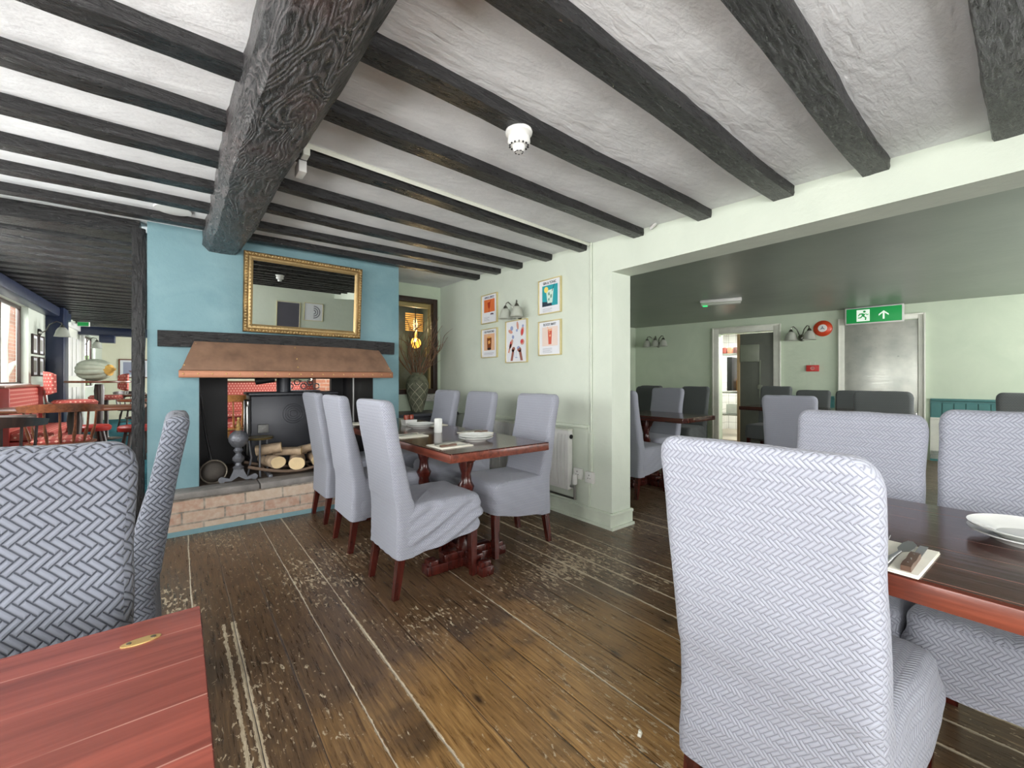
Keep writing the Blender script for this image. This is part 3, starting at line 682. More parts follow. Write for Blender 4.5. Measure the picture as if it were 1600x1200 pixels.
# stove
t = thing('wood_stove', 'dark grey steel wood burning stove inside the fireplace', 'stove', (.86, 4.55, .308))
MB().box(0, 0, .37, .72, .36, .60, .012).build('stove_body', M['stove'], t)
MB().box(0, 0, .685, .76, .40, .025, .006).build('stove_top', M['stove'], t)
d = MB().box(-.368, 0, .38, .02, .32, .50, .005).build('stove_door', M['black'], t)
for y_ in (-.13, -.09, .11): MB().box(-.381, y_, .38, .012, .016, .48, .003).build('door_bar', M['steel'], d)
MB().box(-.381, -.14, .60, .014, .06, .05, .003).build('door_catch', M['steel'], d)
for x in (-.3, .3):
    for y_ in (-.13, .13): MB().box(x, y_, .035, .04, .04, .07, .004).build('stove_foot', M['black'], t)
rg = MB()
for r_ in (.03, .05, .07, .09):
    rg.tube([(r_*math.cos(a*.3142), 0, r_*math.sin(a*.3142)) for a in range(21)], .003, 6)
rg.build('embossed_medallion', M['stove'], t, loc=(-.02, -.182, .50))
MB().lathe([(.062, 0), (.062, .36)]).build('flue_pipe', M['stove'], t, loc=(-.07, .0, .695))
o = MB().box(0, 0, 0, .085, .02, .075, .006).build('metal_plate', plain('dull_crumpled_metal', (120, 120, 118), .5, .5, .4, .6, 40)); o.location = (.585, 4.30, .69); tag(o, 'small crumpled silver plate leaning on the stove front', 'metal plate')
t = thing('spotlight', 'black cylindrical spotlight hanging inside the fireplace beside the flue', 'spotlight', (.63, 4.42, 1.12))
MB().cyl((-.09, 0, -.01), (.06, 0, .01), .034, .03, 16).build('lamp_body', M['black'], t); MB().cyl((.05, 0, .01), (.1, 0, .225), .012).build('bracket', M['black'], t)
# wrought iron ornament on the stove's other side
t = thing('iron_ornament', 'black and silver wrought iron scroll ornament above the stove', 'ornament', (.98, 4.62, 1.007))
m = MB()
for k in range(5):
    cx = -.12+k*.06; m.tube([(cx+.026*math.cos(a*.5), 0, .05+.04*(k % 2)+.026*math.sin(a*.5)) for a in range(13)], .006, 6)
m.box(0, 0, .006, .3, .05, .012, .003); m.build('scrolls', M['iron'], t); MB().ball((-.03, -.01, .1), .012).build('knob', M['steel'], t); MB().ball((.05, -.01, .06), .012).build('knob', M['steel'], t)
# pole in the jamb
tag(MB().cyl((1.432, 4.5, .308), (1.432, 4.5, 1.35), .008, seg=10).build('white_pipe', M['white']), 'thin white upright pipe at the right side of the fireplace', 'pipe')
# warming pan
t = thing('warming_pan', 'black long handled warming pan leaning in the left fireplace corner', 'warming pan', (.215, 4.10, .395), 0)
tilt = Matrix.Rotation(R(82), 4, 'X')
MB().lathe([(0, -.02), (.07, -.02), (.086, -.008), (.088, .004), (.08, .012), (.06, .018), (.03, .02), (0, .02)], mat=tilt).build('pan', M['iron'], t)
MB().tube([(.088*math.cos(a*.2618), -.006+.012*math.sin(a*.2618), .088*math.sin(a*.2618)) for a in range(25)], .006, 8).build('rim', plain('worn_pan_rim', (120, 112, 100), .45, .5), t)
MB().tube([(-.01, .02, .08), (-.045, .08, .28), (-.08, .17, .60)], [.012, .009, .008], 10).build('handle', M['black'], t)
bpy.data.objects['pan'].data.materials[0] = plain('blackened_pan', (62, 56, 50), .5, .4, .3)
# brass topped trivet
t = thing('trivet', 'round brass topped trivet stool standing behind the andiron', 'trivet', (.535, 4.17, .308))
MB().lathe([(0, .31), (.105, .31), (.11, .32), (.105, .328), (0, .328)]).build('top_plate', plain('tarnished_brass', (150, 134, 90), .35, .8, .3), t)
for k in range(3):
    a = k*2.094+.5; MB().tube([(.08*math.cos(a), .08*math.sin(a), .31), (.06*math.cos(a), .06*math.sin(a), .15), (.09*math.cos(a), .09*math.sin(a), 0)], .008, 8).build('leg', M['iron'], t)
# andiron
t = thing('andiron', 'cast iron andiron with ball post, brass finial and scrolled feet', 'andiron', (.375, 4.03, .308))
f = MB().prism([(-.12, 0), (-.13, .03), (-.10, .045), (-.06, .03), (-.04, .075), (-.03, .11), (.03, .11), (.04, .075), (.06, .03), (.10, .045), (.13, .03), (.12, 0), (.09, .012), (.05, .008), (0, .04), (-.05, .008), (-.09, .012)], -.015, .015)
f.lathe([(0, -.016), (.024, -.012), (.024, .012), (0, .016)], (-.11, 0, .024), 14, Matrix.Rotation(R(90), 4, 'X')); f.lathe([(0, -.016), (.024, -.012), (.024, .012), (0, .016)], (.11, 0, .024), 14, Matrix.Rotation(R(90), 4, 'X'))
f.build('feet', M['iron'], t)
MB().lathe([(.035, .10), (.04, .115), (.022, .13), (.02, .15), (.04, .17), (.042, .19), (.025, .21), (.018, .225), (.03, .24), (.035, .25), (.022, .27), (.045, .285), (.066, .32), (.07, .345), (.062, .375), (.038, .40), (.02, .41), (0, .41)], seg=20).build('post', M['iron'], t)
MB().lathe([(.02, .405), (.026, .415), (.014, .43), (.021, .445), (.011, .462), (.017, .474), (.008, .488), (.012, .50), (.011, .51), (0, .518)], seg=16).build('finial', M['brass'], t)
MB().cyl((0, .015, .12), (0, .42, .10), .012).build('bar', M['iron'], t)
# log cradle and logs
t = thing('log_cradle', 'low curved iron log cradle holding split logs on the hearth', 'log basket', (.80, 4.16, .308))
c_ = MB()
for y_ in (-.13, .13):
    c_.tube([(-.36+k*.06, y_, .105-.075*math.sin(math.pi*k/12)) for k in range(13)], .013, 8)
for k in range(2, 11, 2): x = -.36+k*.06; z = .105-.075*math.sin(math.pi*k/12); c_.cyl((x, -.13, z), (x, .13, z), .008, seg=8)
c_.build('cradle_bars', plain('worn_wood_iron', (120, 100, 84), .6, .1, .3), t)
for x in (-.2, .2): MB().box(x, 0, .012, .03, .3, .024, .003).build('runner', M['iron'], t)
def log(p, q, r0, split, label):
    p = Vector(p); q = Vector(q); L = (q-p).length; n = 18
    prof = []
    for k in range(n):
        a = 2*math.pi*k/n; rr = r0*(1+.10*noise.noise(Vector((math.cos(a)*2, math.sin(a)*2, p.x*9))))
        x, y_ = rr*math.cos(a), rr*math.sin(a)*(.85)
        if split and y_ > r0*.1 : y_ = r0*.1 + (y_-r0*.1)*.35
        prof.append((x, y_))
    rgs = [[Vector((x*(1+.06*noise.noise(Vector((x*20, y_*20, s_*6)))), y_*(1+.06*noise.noise(Vector((x*20, y_*20, s_*6+4)))), s_*L)) for x, y_ in prof] for s_ in (0, .03, .25, .5, .75, .97, 1)]
    for a_, k_ in ((0, .96), (6, .96)): rgs[a_] = [Vector((v.x*k_, v.y*k_, v.z)) for v in rgs[a_]]
    o = MB().rings(rgs, cap=False).build('log', M['bark']); o.location = p; o.rotation_euler = (q-p).to_track_quat('Z', 'Y').to_euler()
    for z_ in (0, 1):
        e = MB(); e.rings([[Vector((v.x, v.y, z_*L-.003)) for v in rgs[z_*6]], [Vector((v.x, v.y, z_*L+.003)) for v in rgs[z_*6]]]).build('cut_end', M['logend'], o)
    tag(o, label, 'log', 'split logs in the cradle')
log((.60, 4.32, .42), (.66, 4.03, .425), .062, 0, 'big round log at the left front of the cradle, bark side out')
log((.86, 4.30, .405), (.80, 4.02, .40), .066, 0, 'round log at the front with a pale sawn end facing out')
log((.52, 4.20, .53), (.70, 4.16, .55), .075, 1, 'thick chunky log on top at the left behind the andiron')
log((.66, 4.22, .505), (.86, 4.15, .50), .058, 1, 'split wedge log lying crossways in the middle of the pile')
log((.86, 4.26, .49), (1.06, 4.20, .535), .058, 1, 'split log on top right leaning upwards')
log((1.00, 4.33, .40), (.98, 4.06, .40), .058, 0, 'log at the right front partly behind the chair back')
log((1.10, 4.33, .46), (1.12, 4.06, .46), .060, 0, 'tallest log at the far right end of the cradle')
log((.76, 4.34, .47), (.94, 4.36, .46), .05, 1, 'small log at the back of the pile')
# ------------------------------------------------------------------ mirror
t = thing('wall_mirror', 'wide gilt framed mirror leaning forward above the fireplace beam', 'mirror', (.848, 3.925, 1.50), 0)
t.rotation_euler = (R(4.6), R(.3), 0)
W, H = .915, .63
def moulding(prof, W, H):
    """profile (inward offset, forward) swept round a rectangle with its lower edge at z=0"""
    b_ = MB(); vs = []
    for (x, z, dx, dz) in ((-W/2, 0, 1, 1), (W/2, 0, -1, 1), (W/2, H, -1, -1), (-W/2, H, 1, -1)):
        vs.append([b_.bm.verts.new((x+dx*a, -f_, z+dz*a)) for a, f_ in prof])
    n = len(prof)
    for i_ in range(4):
        A, B = vs[i_], vs[(i_+1) % 4]
        for k_ in range(n):
            b_.bm.faces.new((A[k_], A[(k_+1) % n], B[(k_+1) % n], B[k_]))
    return b_
moulding([(0, 0), (0, .018), (.006, .03), (.018, .034), (.03, .03), (.036, .018), (.036, 0)], W, H).build('outer_frame', M['gold'], t, ang=30)
mo = moulding([(.034, 0), (.034, .02), (.05, .024), (.062, .012), (.068, .008), (.068, 0)], W, H).build('inner_slip', M['goldlight'], t, ang=30)
orn = MB()
def along(f_):
    P = 2*(W-.036)+2*(H-.036); d_ = f_*P; w_, h_ = W-.036, H-.036
    if d_ < w_: return (-w_/2+d_, .018), 0
    d_ -= w_
    if d_ < h_: return (w_/2, .018+d_), 90
    d_ -= h_
    if d_ < w_: return (w_/2-d_, H-.018), 180
    d_ -= w_; return (-w_/2, H-.018-d_), 270
N = 132
for k in range(N):
    (x, z), a = along((k+.5)/N)
    orn.lathe([(0, -.013), (.005, -.009), (.0065, 0), (.005, .009), (0, .013)], (x, -.034, z), 6, Matrix.Rotation(R(-a+(38 if k % 2 else -38)), 4, 'Y'))
orn.build('scrollwork', M['goldlight'], t)
bd = MB()
for k in range(96):
    (x, z), a = along((k+.5)/96); x *= (W-.09)/(W-.036); z = H/2+(z-H/2)*(H-.09)/(H-.036); bd.ball((x, -.024, z), .006, (1, 1, 1), 6)
bd.build('beading', M['goldlight'], t)
MB().box(0, -.008, H/2, W-.13, .006, H-.13).build('mirror_glass', M['mirror'], t, smooth=False)

# ------------------------------------------------------------------ slip covered chair
def rrect(x0, x1, y0, y1, r, ns=(5, 16), nc=5):
    """rounded rectangle ring; ns: segments on the x-sides and y-sides"""
    pts = []
    def arc(cx, cy, a0):
        for k in range(nc+1): a = a0+math.pi/2*k/nc; pts.append((cx+r*math.cos(a), cy+r*math.sin(a)))
    def seg(p, q, n):
        for k in range(1, n): pts.append((p[0]+(q[0]-p[0])*k/n, p[1]+(q[1]-p[1])*k/n))
    arc(x1-r, y1-r, 0); seg((x1-r, y1), (x0+r, y1), ns[0]); arc(x0+r, y1-r, math.pi/2); seg((x0, y1-r), (x0, y0+r), ns[1])
    arc(x0+r, y0+r, math.pi); seg((x0+r, y0), (x1-r, y0), ns[0]); arc(x1-r, y0+r, 3*math.pi/2); seg((x1, y0+r), (x1, y1-r), ns[1])
    return pts
def cover_back(seed, fold, crease):
    rs = []; H0, H1 = .205, 1.02; zs = [H0+(H1-.03-H0)*k/34 for k in range(35)]
    for k in range(1, 7): a = k/6*math.pi/2; zs.append(H1-.03+.03*math.sin(a))
    for z in zs:
        f_ = max(0, (z-.42)/.60); xr = -.088*f_**1.25+.006*math.sin((z-.2)*7)*(z < .5); th = .105-.035*min(1, max(0, (z-.45)/.35)); w_ = .203+.006*f_
        q = max(0, (z-(H1-.03))/.03); sh = (1-math.sqrt(max(0, 1-q*q)))
        # round upper corners
        q2 = max(0, (z-(H1-.055))/.055); w2 = w_-.042*(1-math.sqrt(max(0, 1-q2*q2)))
        ring = rrect(xr+sh*.022, xr+th-sh*.022, -w2, w2, max(.006, min(.03, th/2-.003)*(1-sh*.6)), (4, 22))
        out = []
        for x, y_ in ring:
            nz = noise.noise(Vector((x*6+seed*3, y_*5, z*4+seed)))*.005
            side = 1 if abs(y_) > w2-.02 else 0
            dx = nz; dy = 0
            if z < .52: dx += -fold*.5*abs(math.sin((z*60+y_*40+seed)))*(.52-z)/.3*(1 if x < xr+th/2 else 0)
            if crease and x < xr+th/2:
                dx -= .006*math.exp(-((z-(.47-.28*(y_)-.25*abs(y_+.1)))/.012)**2); dx -= .005*math.exp(-((z-(.36-.5*(y_)))/.014)**2)
            dz = .006*noise.noise(Vector((y_*9+seed*5, 1, seed))) if z > H1-.05 else 0
            out.append(Vector((x+dx, y_+dy+side*noise.noise(Vector((seed, z*8, y_)))*.004, z+dz)))
        rs.append(out)
    # cap rings
    last = rs[-1]; c = sum(last, Vector())/len(last)
    rs.append([c+(v-c)*.5 for v in last])
    return MB().rings(rs).mesh('backrest', True, 50)
def cover_seat(seed, fold):
    rs = []; T = .475
    for k in range(17):
        f_ = k/16; ring = []
        for x, y_ in rrect(.03, .505, -.21, .21, .045, (22, 20)):
            hem = .205+.075*min(1, max(0, x/.5))**1.5; z = hem+(T-.035-hem)*f_; yy = y_*(.93+.10*x/.5)
            side = abs(y_) > .17
            bul = .010*math.sin(math.pi*f_)
            u = z-.52*x
            fo = fold*(math.sin(u*95+seed+2*noise.noise(Vector((x*6, z*6, seed))))*.6+math.sin(u*47+seed*2)*.5)*(1 if side else .35)*min(1, x/.15)*(.5+.5*math.sin(math.pi*f_))
            d_ = bul+fo+noise.noise(Vector((x*9+seed, yy*9, z*9)))*.006
            sg = 1 if y_ > 0 else -1
            if side: yy += sg*d_
            if x > .46: x += d_*(1 if not side else .5)
            ring.append(Vector((x, yy, z+(noise.noise(Vector((x*7, yy*7, seed)))*.008 if k == 0 else 0))))
        rs.append(ring)
    base = rs[-1]; c = Vector((.267, 0, 0))
    for k in range(1, 6):
        a = k/5*math.pi/2; s_ = 1-.035/.21*(1-math.cos(a))*1.0
        rs.append([Vector((c.x+(v.x-c.x)*s_, v.y*s_, v.z+.035*math.sin(a))) for v in base])
    top = rs[-1]
    for s_ in (.8, .55, .3, .08): rs.append([Vector((c.x+(v.x-c.x)*s_, v.y*s_, v.z+.012*(1-s_)+noise.noise(Vector((v.x*8, v.y*8, s_)))*.004)) for v in top])
    return MB().rings(rs).mesh('seat', True, 50)
def make_leg(x, y_, dx, dy):
    b_ = MB(); r0, r1 = .021, .015
    for (X, Y, Z, r_) in (): pass
    top = [Vector((x+a*r0, y_+c*r0, .34)) for a, c in ((-1, -1), (1, -1), (1, 1), (-1, 1))]; mid = [Vector((x+dx*.3+a*(r0-.001), y_+c*(r0-.001), .2)) for a, c in ((-1, -1), (1, -1), (1, 1), (-1, 1))]
    bot = [Vector((x+dx+a*r1, y_+dy+c*r1, 0)) for a, c in ((-1, -1), (1, -1), (1, 1), (-1, 1))]
    return b_.rings([top, mid, bot]).mesh('leg', False)
def make_chair(name, mat, seed, fold, crease=0):
    t = thing(name, 'x', 'chair'); link('backrest', cover_back(seed, fold*.5, crease), M[mat], t); link('seat', cover_seat(seed, fold), M[mat], t)
    for x, y_, dx, dy in ((.045, .165, -.045, .005), (.045, -.165, -.045, -.005), (.465, .175, .0, .005), (.465, -.175, .0, -.005)):
        link('leg', make_leg(x, y_, dx, dy), M['mahog'], t)
    return t
ch_a = make_chair('dining_chair', 'cover', 1.3, .006); ch_b = make_chair('dining_chair', 'cover', 4.1, .017); ch_c = make_chair('dining_chair', 'cover', 7.7, .003, 1); ch_e = make_chair('dining_chair', 'cover_big_shaded', 1.3, .006); ch_d = make_chair('dining_chair', 'cover_dark', 2.2, .003)
g1 = 'grey covered chairs around the long dining table'; g2 = 'grey covered chairs in the foreground'; g3 = 'dark grey chairs in the back room'; g4 = 'light grey chairs in the back room'
place(ch_b, (.868, 2.24, 0), 0, 'grey covered chair left of the long table nearest the camera, deep folds on its seat', g1)
place(ch_a, (.872, 2.975, 0), 0, 'grey slip covered chair in the middle of the row nearer the fireplace', g1)
place(ch_a, (.89, 3.655, 0), 1, 'grey slip covered chair at the far end of the left row beside the hearth', g1)
place(ch_a, (2.03, 2.335, 0), 180, 'grey slip covered chair nearest the pillar on the wall side of the long table', g1)
place(ch_b, (2.03, 3.06, 0), 180, 'grey slip covered chair in the middle of the wall side row under the posters', g1)
place(ch_a, (2.03, 3.67, 0), 180, 'grey covered chair at the far end of the wall side row by the vase niche', g1)
place(ch_c, (.985, .382, 0), 0, 'large light grey woven covered chair seen from behind in the right foreground', g2, (1, 1, .975))
place(ch_a, (2.13, .485, 0), 180, 'light grey chair across the right hand table, directly behind the foreground chair', g2, (1, 1, .975))
place(ch_a, (2.12, .04, 0), 180, 'grey chair at the right edge across the table, next to the plates', g2)
place(ch_e, (-.275, 1.10, 0), -90, 'grey woven chair facing the camera behind the red slatted table', g2, (1, 1, .985))
place(ch_e, (-.055, 1.98, 0), 180, 'grey chair seen edge on between the red slatted table and the chimney', g2)
place(ch_a, (3.36, 2.56, 0), 0, 'grey chair just beyond the pillar, its back to the opening', g4)
place(ch_a, (4.62, 2.87, 0), 180, 'grey chair facing the pillar across the shaded back room table', g4)
place(ch_a, (4.25, 1.42, 0), 8, 'light grey chair alone in front of the grey kitchen door', g4, (1, 1, .965))
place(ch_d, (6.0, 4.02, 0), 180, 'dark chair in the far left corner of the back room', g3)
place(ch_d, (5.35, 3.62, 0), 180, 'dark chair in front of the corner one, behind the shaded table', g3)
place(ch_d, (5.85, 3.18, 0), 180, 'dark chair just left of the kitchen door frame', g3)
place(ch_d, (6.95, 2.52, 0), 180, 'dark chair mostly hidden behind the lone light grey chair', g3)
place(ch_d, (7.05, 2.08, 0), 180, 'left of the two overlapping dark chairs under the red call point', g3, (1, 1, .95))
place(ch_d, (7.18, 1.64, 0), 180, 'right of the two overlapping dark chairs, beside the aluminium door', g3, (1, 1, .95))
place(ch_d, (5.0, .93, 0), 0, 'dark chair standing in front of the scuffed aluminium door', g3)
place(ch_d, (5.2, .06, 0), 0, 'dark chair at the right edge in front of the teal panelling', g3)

# ------------------------------------------------------------------ tables
def ped_table(name, label, x0, x1, y0, y1, topmat, edgemat, pedestals, group=None):
    cx, cy = (x0+x1)/2, (y0+y1)/2; t = thing(name, label, 'table', (cx, cy, 0), 0, group); W, L = x1-x0, y1-y0
    MB().box(0, 0, .758, W-.004, L-.004, .006).build('tabletop', M[topmat], t, smooth=False)
    MB().box(0, 0, .735, W, L, .042, .003).build('edge_band', M[edgemat], t)
    for (px, py) in pedestals:
        p_ = MB().lathe([(.05, .07), (.062, .10), (.058, .14), (.04, .17), (.05, .20), (.058, .27), (.05, .36), (.036, .43), (.046, .45), (.052, .47), (.034, .50), (.030, .55), (.046, .60), (.05, .64), (.04, .68), (.05, .712)], seg=20).build('pedestal', M['mahog'], t, (px, py, 0))
        a_ = MB(); a_.box(0, 0, .028, .56, .085, .056, .008); a_.box(0, 0, .075, .34, .08, .05, .012); a_.box(.235, 0, .062, .06, .075, .04, .01); a_.box(-.235, 0, .062, .06, .075, .04, .01)
        a_.box(0, 0, .0275, .084, .48, .055, .008); a_.box(0, 0, .0745, .079, .30, .05, .012); a_.box(0, .2, .0615, .074, .05, .04, .01); a_.box(0, -.2, .0615, .074, .05, .04, .01); a_.build('foot', M['mahog'], p_)
        c_ = MB(); cur = [(-.16, .714), (-.16, .70), (-.10, .695), (-.07, .66), (-.055, .62), (-.03, .61), (.03, .61), (.055, .62), (.07, .66), (.10, .695), (.16, .70), (.16, .714)]
        c_.prism(cur, -.02, .02); c_.prism(cur, -.02, .02, Matrix.Rotation(R(90), 4, 'Z')); c_.build('bracket', M['mahog'], p_)
    return t
ped_table('dining_table', 'long polished mahogany dining table laid with plates in the middle of the room', 1.04, 1.70, 1.81, 3.80, 'top_y', 'top_edge', [(0.02, -.58), (0.0, -.05), (0, .6)])
ped_table('dining_table', 'dark polished dining table in the right foreground laid with plates and napkins', 1.07, 1.735, -1.0, .60, 'top_y', 'top_edge', [(0, .60), (0, -.62)])
t = ped_table('slatted_table', 'red brown slatted table top in the left foreground corner', -1.2, .028, -.05, .857, 'top_x', 'top_x', [(-.1, 0)])
tp = thing('brass_plate', 'oval brass plate with two screws set in the red table', 'brass plate', (-.042, .79, .7612), 3)
MB().lathe([(0, 0), (.021, 0), (.021, .0012), (0, .0015)], seg=28, mat=Matrix.Diagonal((1.05, .42, 1, 1))).build('plate_body', M['brass'], tp)
for x in (-.013, .013): MB().lathe([(0, 0), (.003, 0), (.003, .0022), (0, .0024)], seg=10).build('screw', plain('dull_screw', (120, 112, 96), .4, .8), tp, (x, 0, 0))
sc = MB(); sc.box(-.27, .60, .7612, .17, .0022, .0006, rot=Matrix.Rotation(R(28), 4, 'Z')); sc.box(-.30, .575, .7612, .17, .0018, .0006, rot=Matrix.Rotation(R(-6), 4, 'Z'))
o = sc.build('scratch', plain('pale_scratch', (206, 176, 164), .6), t, smooth=False); o.location = (-(-.586), -.4035, 0)
ped_table('dining_table', 'shaded dark table between two grey chairs beyond the pillar', 3.66, 4.28, 2.1, 3.3, 'top_y', 'top_y', [(0, 0)])
ped_table('dining_table', 'table among the dark chairs in the far corner of the back room', 5.0, 5.5, 4.1, 4.9, 'top_y', 'top_y', [(0, 0)])
ped_table('dining_table', 'table between dark chairs in front of the far wall of the back room', 5.95, 6.55, 1.4, 2.6, 'top_y', 'top_y', [(0, 0)])
# ------------------------------------------------------------------ table settings
TZ = .7612
def make_plate(r):
    return MB().lathe([(0, .004), (r*.55, .004), (r*.62, .010), (r*.98, .021), (r, .023), (r*.985, .0195), (r*.66, .006), (r*.6, 0), (0, 0)], seg=48).mesh('dinner_plate', True, 30)
pm = make_plate(.105); pg = 'white dinner plates on the tables'
def plate(x, y_, k, label): o = link('dinner_plate', pm, M['china'], None, (x, y_, TZ+.0125*k), 0); tag(o, label, 'plate', pg)
plate(1.40, 2.13, 0, 'lower white plate of the pair at the near end of the long table'); plate(1.40, 2.13, 1, 'upper white plate of the pair at the near end of the long table')
plate(1.43, 2.93, 0, 'lower white plate of the pair further along the long table'); plate(1.43, 2.93, 1, 'upper white plate of the pair further along the long table')
plate(1.50, .02, 0, 'lower white plate at the right edge of the photo'); plate(1.50, .02, 1, 'upper white plate at the right edge of the photo')
def napkin(x, y_, w_, l_, rz, label):
    b_ = MB(); b_.box(0, 0, .0014, w_, l_, .0028, .0008, seg=1); b_.box(.002, -.001, .0042, w_-.004, l_-.004, .0024, .0008, seg=1)
    o = b_.build('paper_napkin', M['napkin'], None, (x, y_, TZ), rz); tag(o, label, 'napkin', 'folded paper napkins on the tables'); return TZ+.0056
napkin(1.165, .26, .19, .23, -2, 'ivory napkin with cutlery on the right foreground table')
napkin(1.175, 2.05, .20, .17, 2, 'napkin at the near left corner of the long table')
napkin(1.17, 2.56, .19, .17, 0, 'napkin on the left edge of the long table level with the condiments')
napkin(1.585, 2.42, .19, .17, 0, 'napkin in front of the wall side chair nearest the pillar')
napkin(1.585, 3.04, .19, .17, 0, 'napkin in front of the middle wall side chair')
napkin(1.20, 3.52, .20, .16, 0, 'napkin at the far end of the long table by the hearth')
NZ = TZ+.0057
def steak_knife(x, y_, rz, label, L=.19):
    t = thing('steak_knife', label, 'knife', (x, y_, NZ), rz, 'knives laid on napkins')
    MB().prism([(.0, 0), (.02, 0), (.09, 0), (.10, 0), (.10, .010), (.08, .012), (.05, .009), (.02, .012), (0, .010)], -.0075, .0075).build('handle', M['knifewood'], t)
    MB().prism([(.098, 0), (.19, 0), (.185, .0015), (.098, .0018)], -.007, .006).build('blade', M['steel'], t)
    for q in (.02, .05, .08): MB().lathe([(0, 0), (.0014, 0), (.0014, .0125), (0, .0126)], seg=8).build('rivet', M['steel'], t, (q, 0, 0))
    return t
def spreader(x, y_, rz, label):
    t = thing('butter_knife', label, 'knife', (x, y_, NZ), rz, 'butter knives laid on napkins')
    MB().tube([(0, 0, .005), (.04, 0, .006), (.085, 0, .005), (.11, 0, .004)], [.0075, .006, .0035, .003], 10).build('handle', M['steel'], t)
    b_ = MB(); pts = [(.11, -.003), (.125, -.011), (.15, -.014), (.18, -.012), (.20, -.002), (.198, .006), (.17, .010), (.13, .009), (.11, .003)]
    a = [b_.bm.verts.new((x_, y2, .0035)) for x_, y2 in pts]; c = [b_.bm.verts.new((x_, y2, .005)) for x_, y2 in pts]; b_.bm.faces.new(a); b_.bm.faces.new(c[::-1])
    for i_ in range(len(a)): j_ = (i_+1) % len(a); b_.bm.faces.new((a[i_], a[j_], c[j_], c[i_]))
    b_.build('blade', M['steel'], t)
def fork(x, y_, rz, label, z=NZ):
    t = thing('table_fork', label, 'fork', (x, y_, z), rz, 'forks laid on napkins')
    MB().tube([(0, 0, .004), (.06, 0, .007), (.125, 0, .004), (.14, 0, .003)], [.006, .004, .003, .004], 8).build('handle', M['steel'], t)
    b_ = MB(); b_.box(.15, 0, .003, .026, .023, .003, .001)
    for k in range(4): b_.tube([(.16, -.0096+k*.0064, .003), (.185, -.0096+k*.0064, .0015), (.205, -.0096+k*.0064, .005)], [.0018, .0016, .0009], 6)
    b_.build('tines', M['steel'], t)
steak_knife(1.078, .168, 0, 'wooden handled steak knife on the napkin behind the foreground chair')
spreader(1.070, .198, -3, 'broad bladed butter knife beside the steak knife on the foreground napkin')
fork(1.075, .235, 0, 'steel fork whose tines show beside the foreground chair back')
steak_knife(1.09, 2.00, 4, 'dark knife on the near left napkin of the long table'); fork(1.10, 2.08, 10, 'fork on the near left napkin of the long table')
steak_knife(1.67, 2.40, 180, 'dark knife on the napkin in front of the chair nearest the pillar'); fork(1.67, 2.46, 170, 'fork in front of the wall side chair nearest the pillar')
steak_knife(1.67, 3.03, 180, 'dark knife in front of the middle wall side chair'); fork(1.09, 2.54, 12, 'fork on the napkin at the left edge of the long table')
tag(MB().lathe([(0, 0), (.026, 0), (.028, .004), (.028, .092), (.025, .096), (.022, .090), (.022, .03), (0, .028)], seg=28).build('white_pot', M['china'], None, (1.40, 2.60, TZ)), 'white cylindrical pot standing between the plates', 'pot')
t = thing('condiment_dish', 'square white dish holding two small sauce jars at the far end of the table', 'condiment dish', (1.44, 3.16, TZ))
d_ = MB(); d_.prism([(-.042, 0), (.042, 0), (.05, .045), (-.05, .045)], -.045, .045); d_.build('dish', M['china'], t)
for k, (x, y_) in enumerate(((-.022, 0), (.024, .008))):
    o = MB().lathe([(0, .045), (.019, .046), (.020, .075), (.017, .082), (0, .083)], seg=16).build('sauce_jar', M['sauce'], None, (1.44+x, 3.16+y_, TZ)); tag(o, ('left red brown sauce jar in the white dish', 'right red brown sauce jar in the white dish')[k], 'jar', 'sauce jars in the dish')
# ------------------------------------------------------------------ posters on the right wall
def frame(name, x, y_, z, rz, W, H, label, fmat='gold', group='framed cocktail prints on the right wall', cat='picture', d=.022, bw=.009):
    t = thing(name, label, cat, (x, y_, z), rz, group)
    f = MB()
    for s_ in (-1, 1): f.box(s_*(W/2-bw/2), -d/2, 0, bw, d, H, .002); f.box(0, -d/2, s_*(H/2-bw/2), W-2*bw, d-.0004, bw, .002)
    f.build('frame', M[fmat], t); MB().box(0, -.007, 0, W-2*bw, .008, H-2*bw).build('print', M['print'], t, smooth=False)
    return t
M['framegold'] = plain('pale_brass_frame', (214, 200, 150), .4, .4)
def art(t, name, polys, mat, y_=-.0114):
    b_ = MB()
    for p in polys:
        if len(p) == 3 and isinstance(p[0], (int, float)): cx, cz, r_ = p; p = [(cx+r_*math.cos(a*math.pi/10), cz+r_*math.sin(a*math.pi/10)) for a in range(20)]
        elif len(p) == 5: cx, cz, rx_, rz_, al_ = p; ca, sa = math.cos(R(al_)), math.sin(R(al_)); p = [(cx+rx_*math.cos(a*math.pi/10)*ca-rz_*math.sin(a*math.pi/10)*sa, cz+rx_*math.cos(a*math.pi/10)*sa+rz_*math.sin(a*math.pi/10)*ca) for a in range(20)]
        else: p = list(p[0]) if len(p) == 1 else list(p)
        b_.prism(p, y_, y_+.0008)
    return b_.build(name, mat, t, smooth=False)
def rect(x0, x1, z0, z1): return ([(x0, z0), (x1, z0), (x1, z1), (x0, z1)],)
def mm(c): 
    k = 'ink_%d_%d_%d' % c
    if k not in M: M[k] = plain(k, c, .5, 0, .03)
    return M[k]
def lines(t, x0, x1, z, n, dz=.009):
    art(t, 'small_print', [rect(x0, x1-(.02 if k % 3 == 2 else 0), z-k*dz-.0012, z-k*dz+.0012) for k in range(n)], mm((150, 152, 160)))
PX = 2.554
p = frame('cocktail_poster', PX, 3.615, 1.862, -90, .285, .305, 'framed cocktail print with an orange picture, upper left of the group', 'framegold')
text('title', 'APEROL SPRITZ', .03, mm((40, 44, 90)), p, (0, -.0125, .118), width=.17)
art(p, 'picture', [rect(-.095, .095, -.035, .098)], mm((214, 112, 60)))
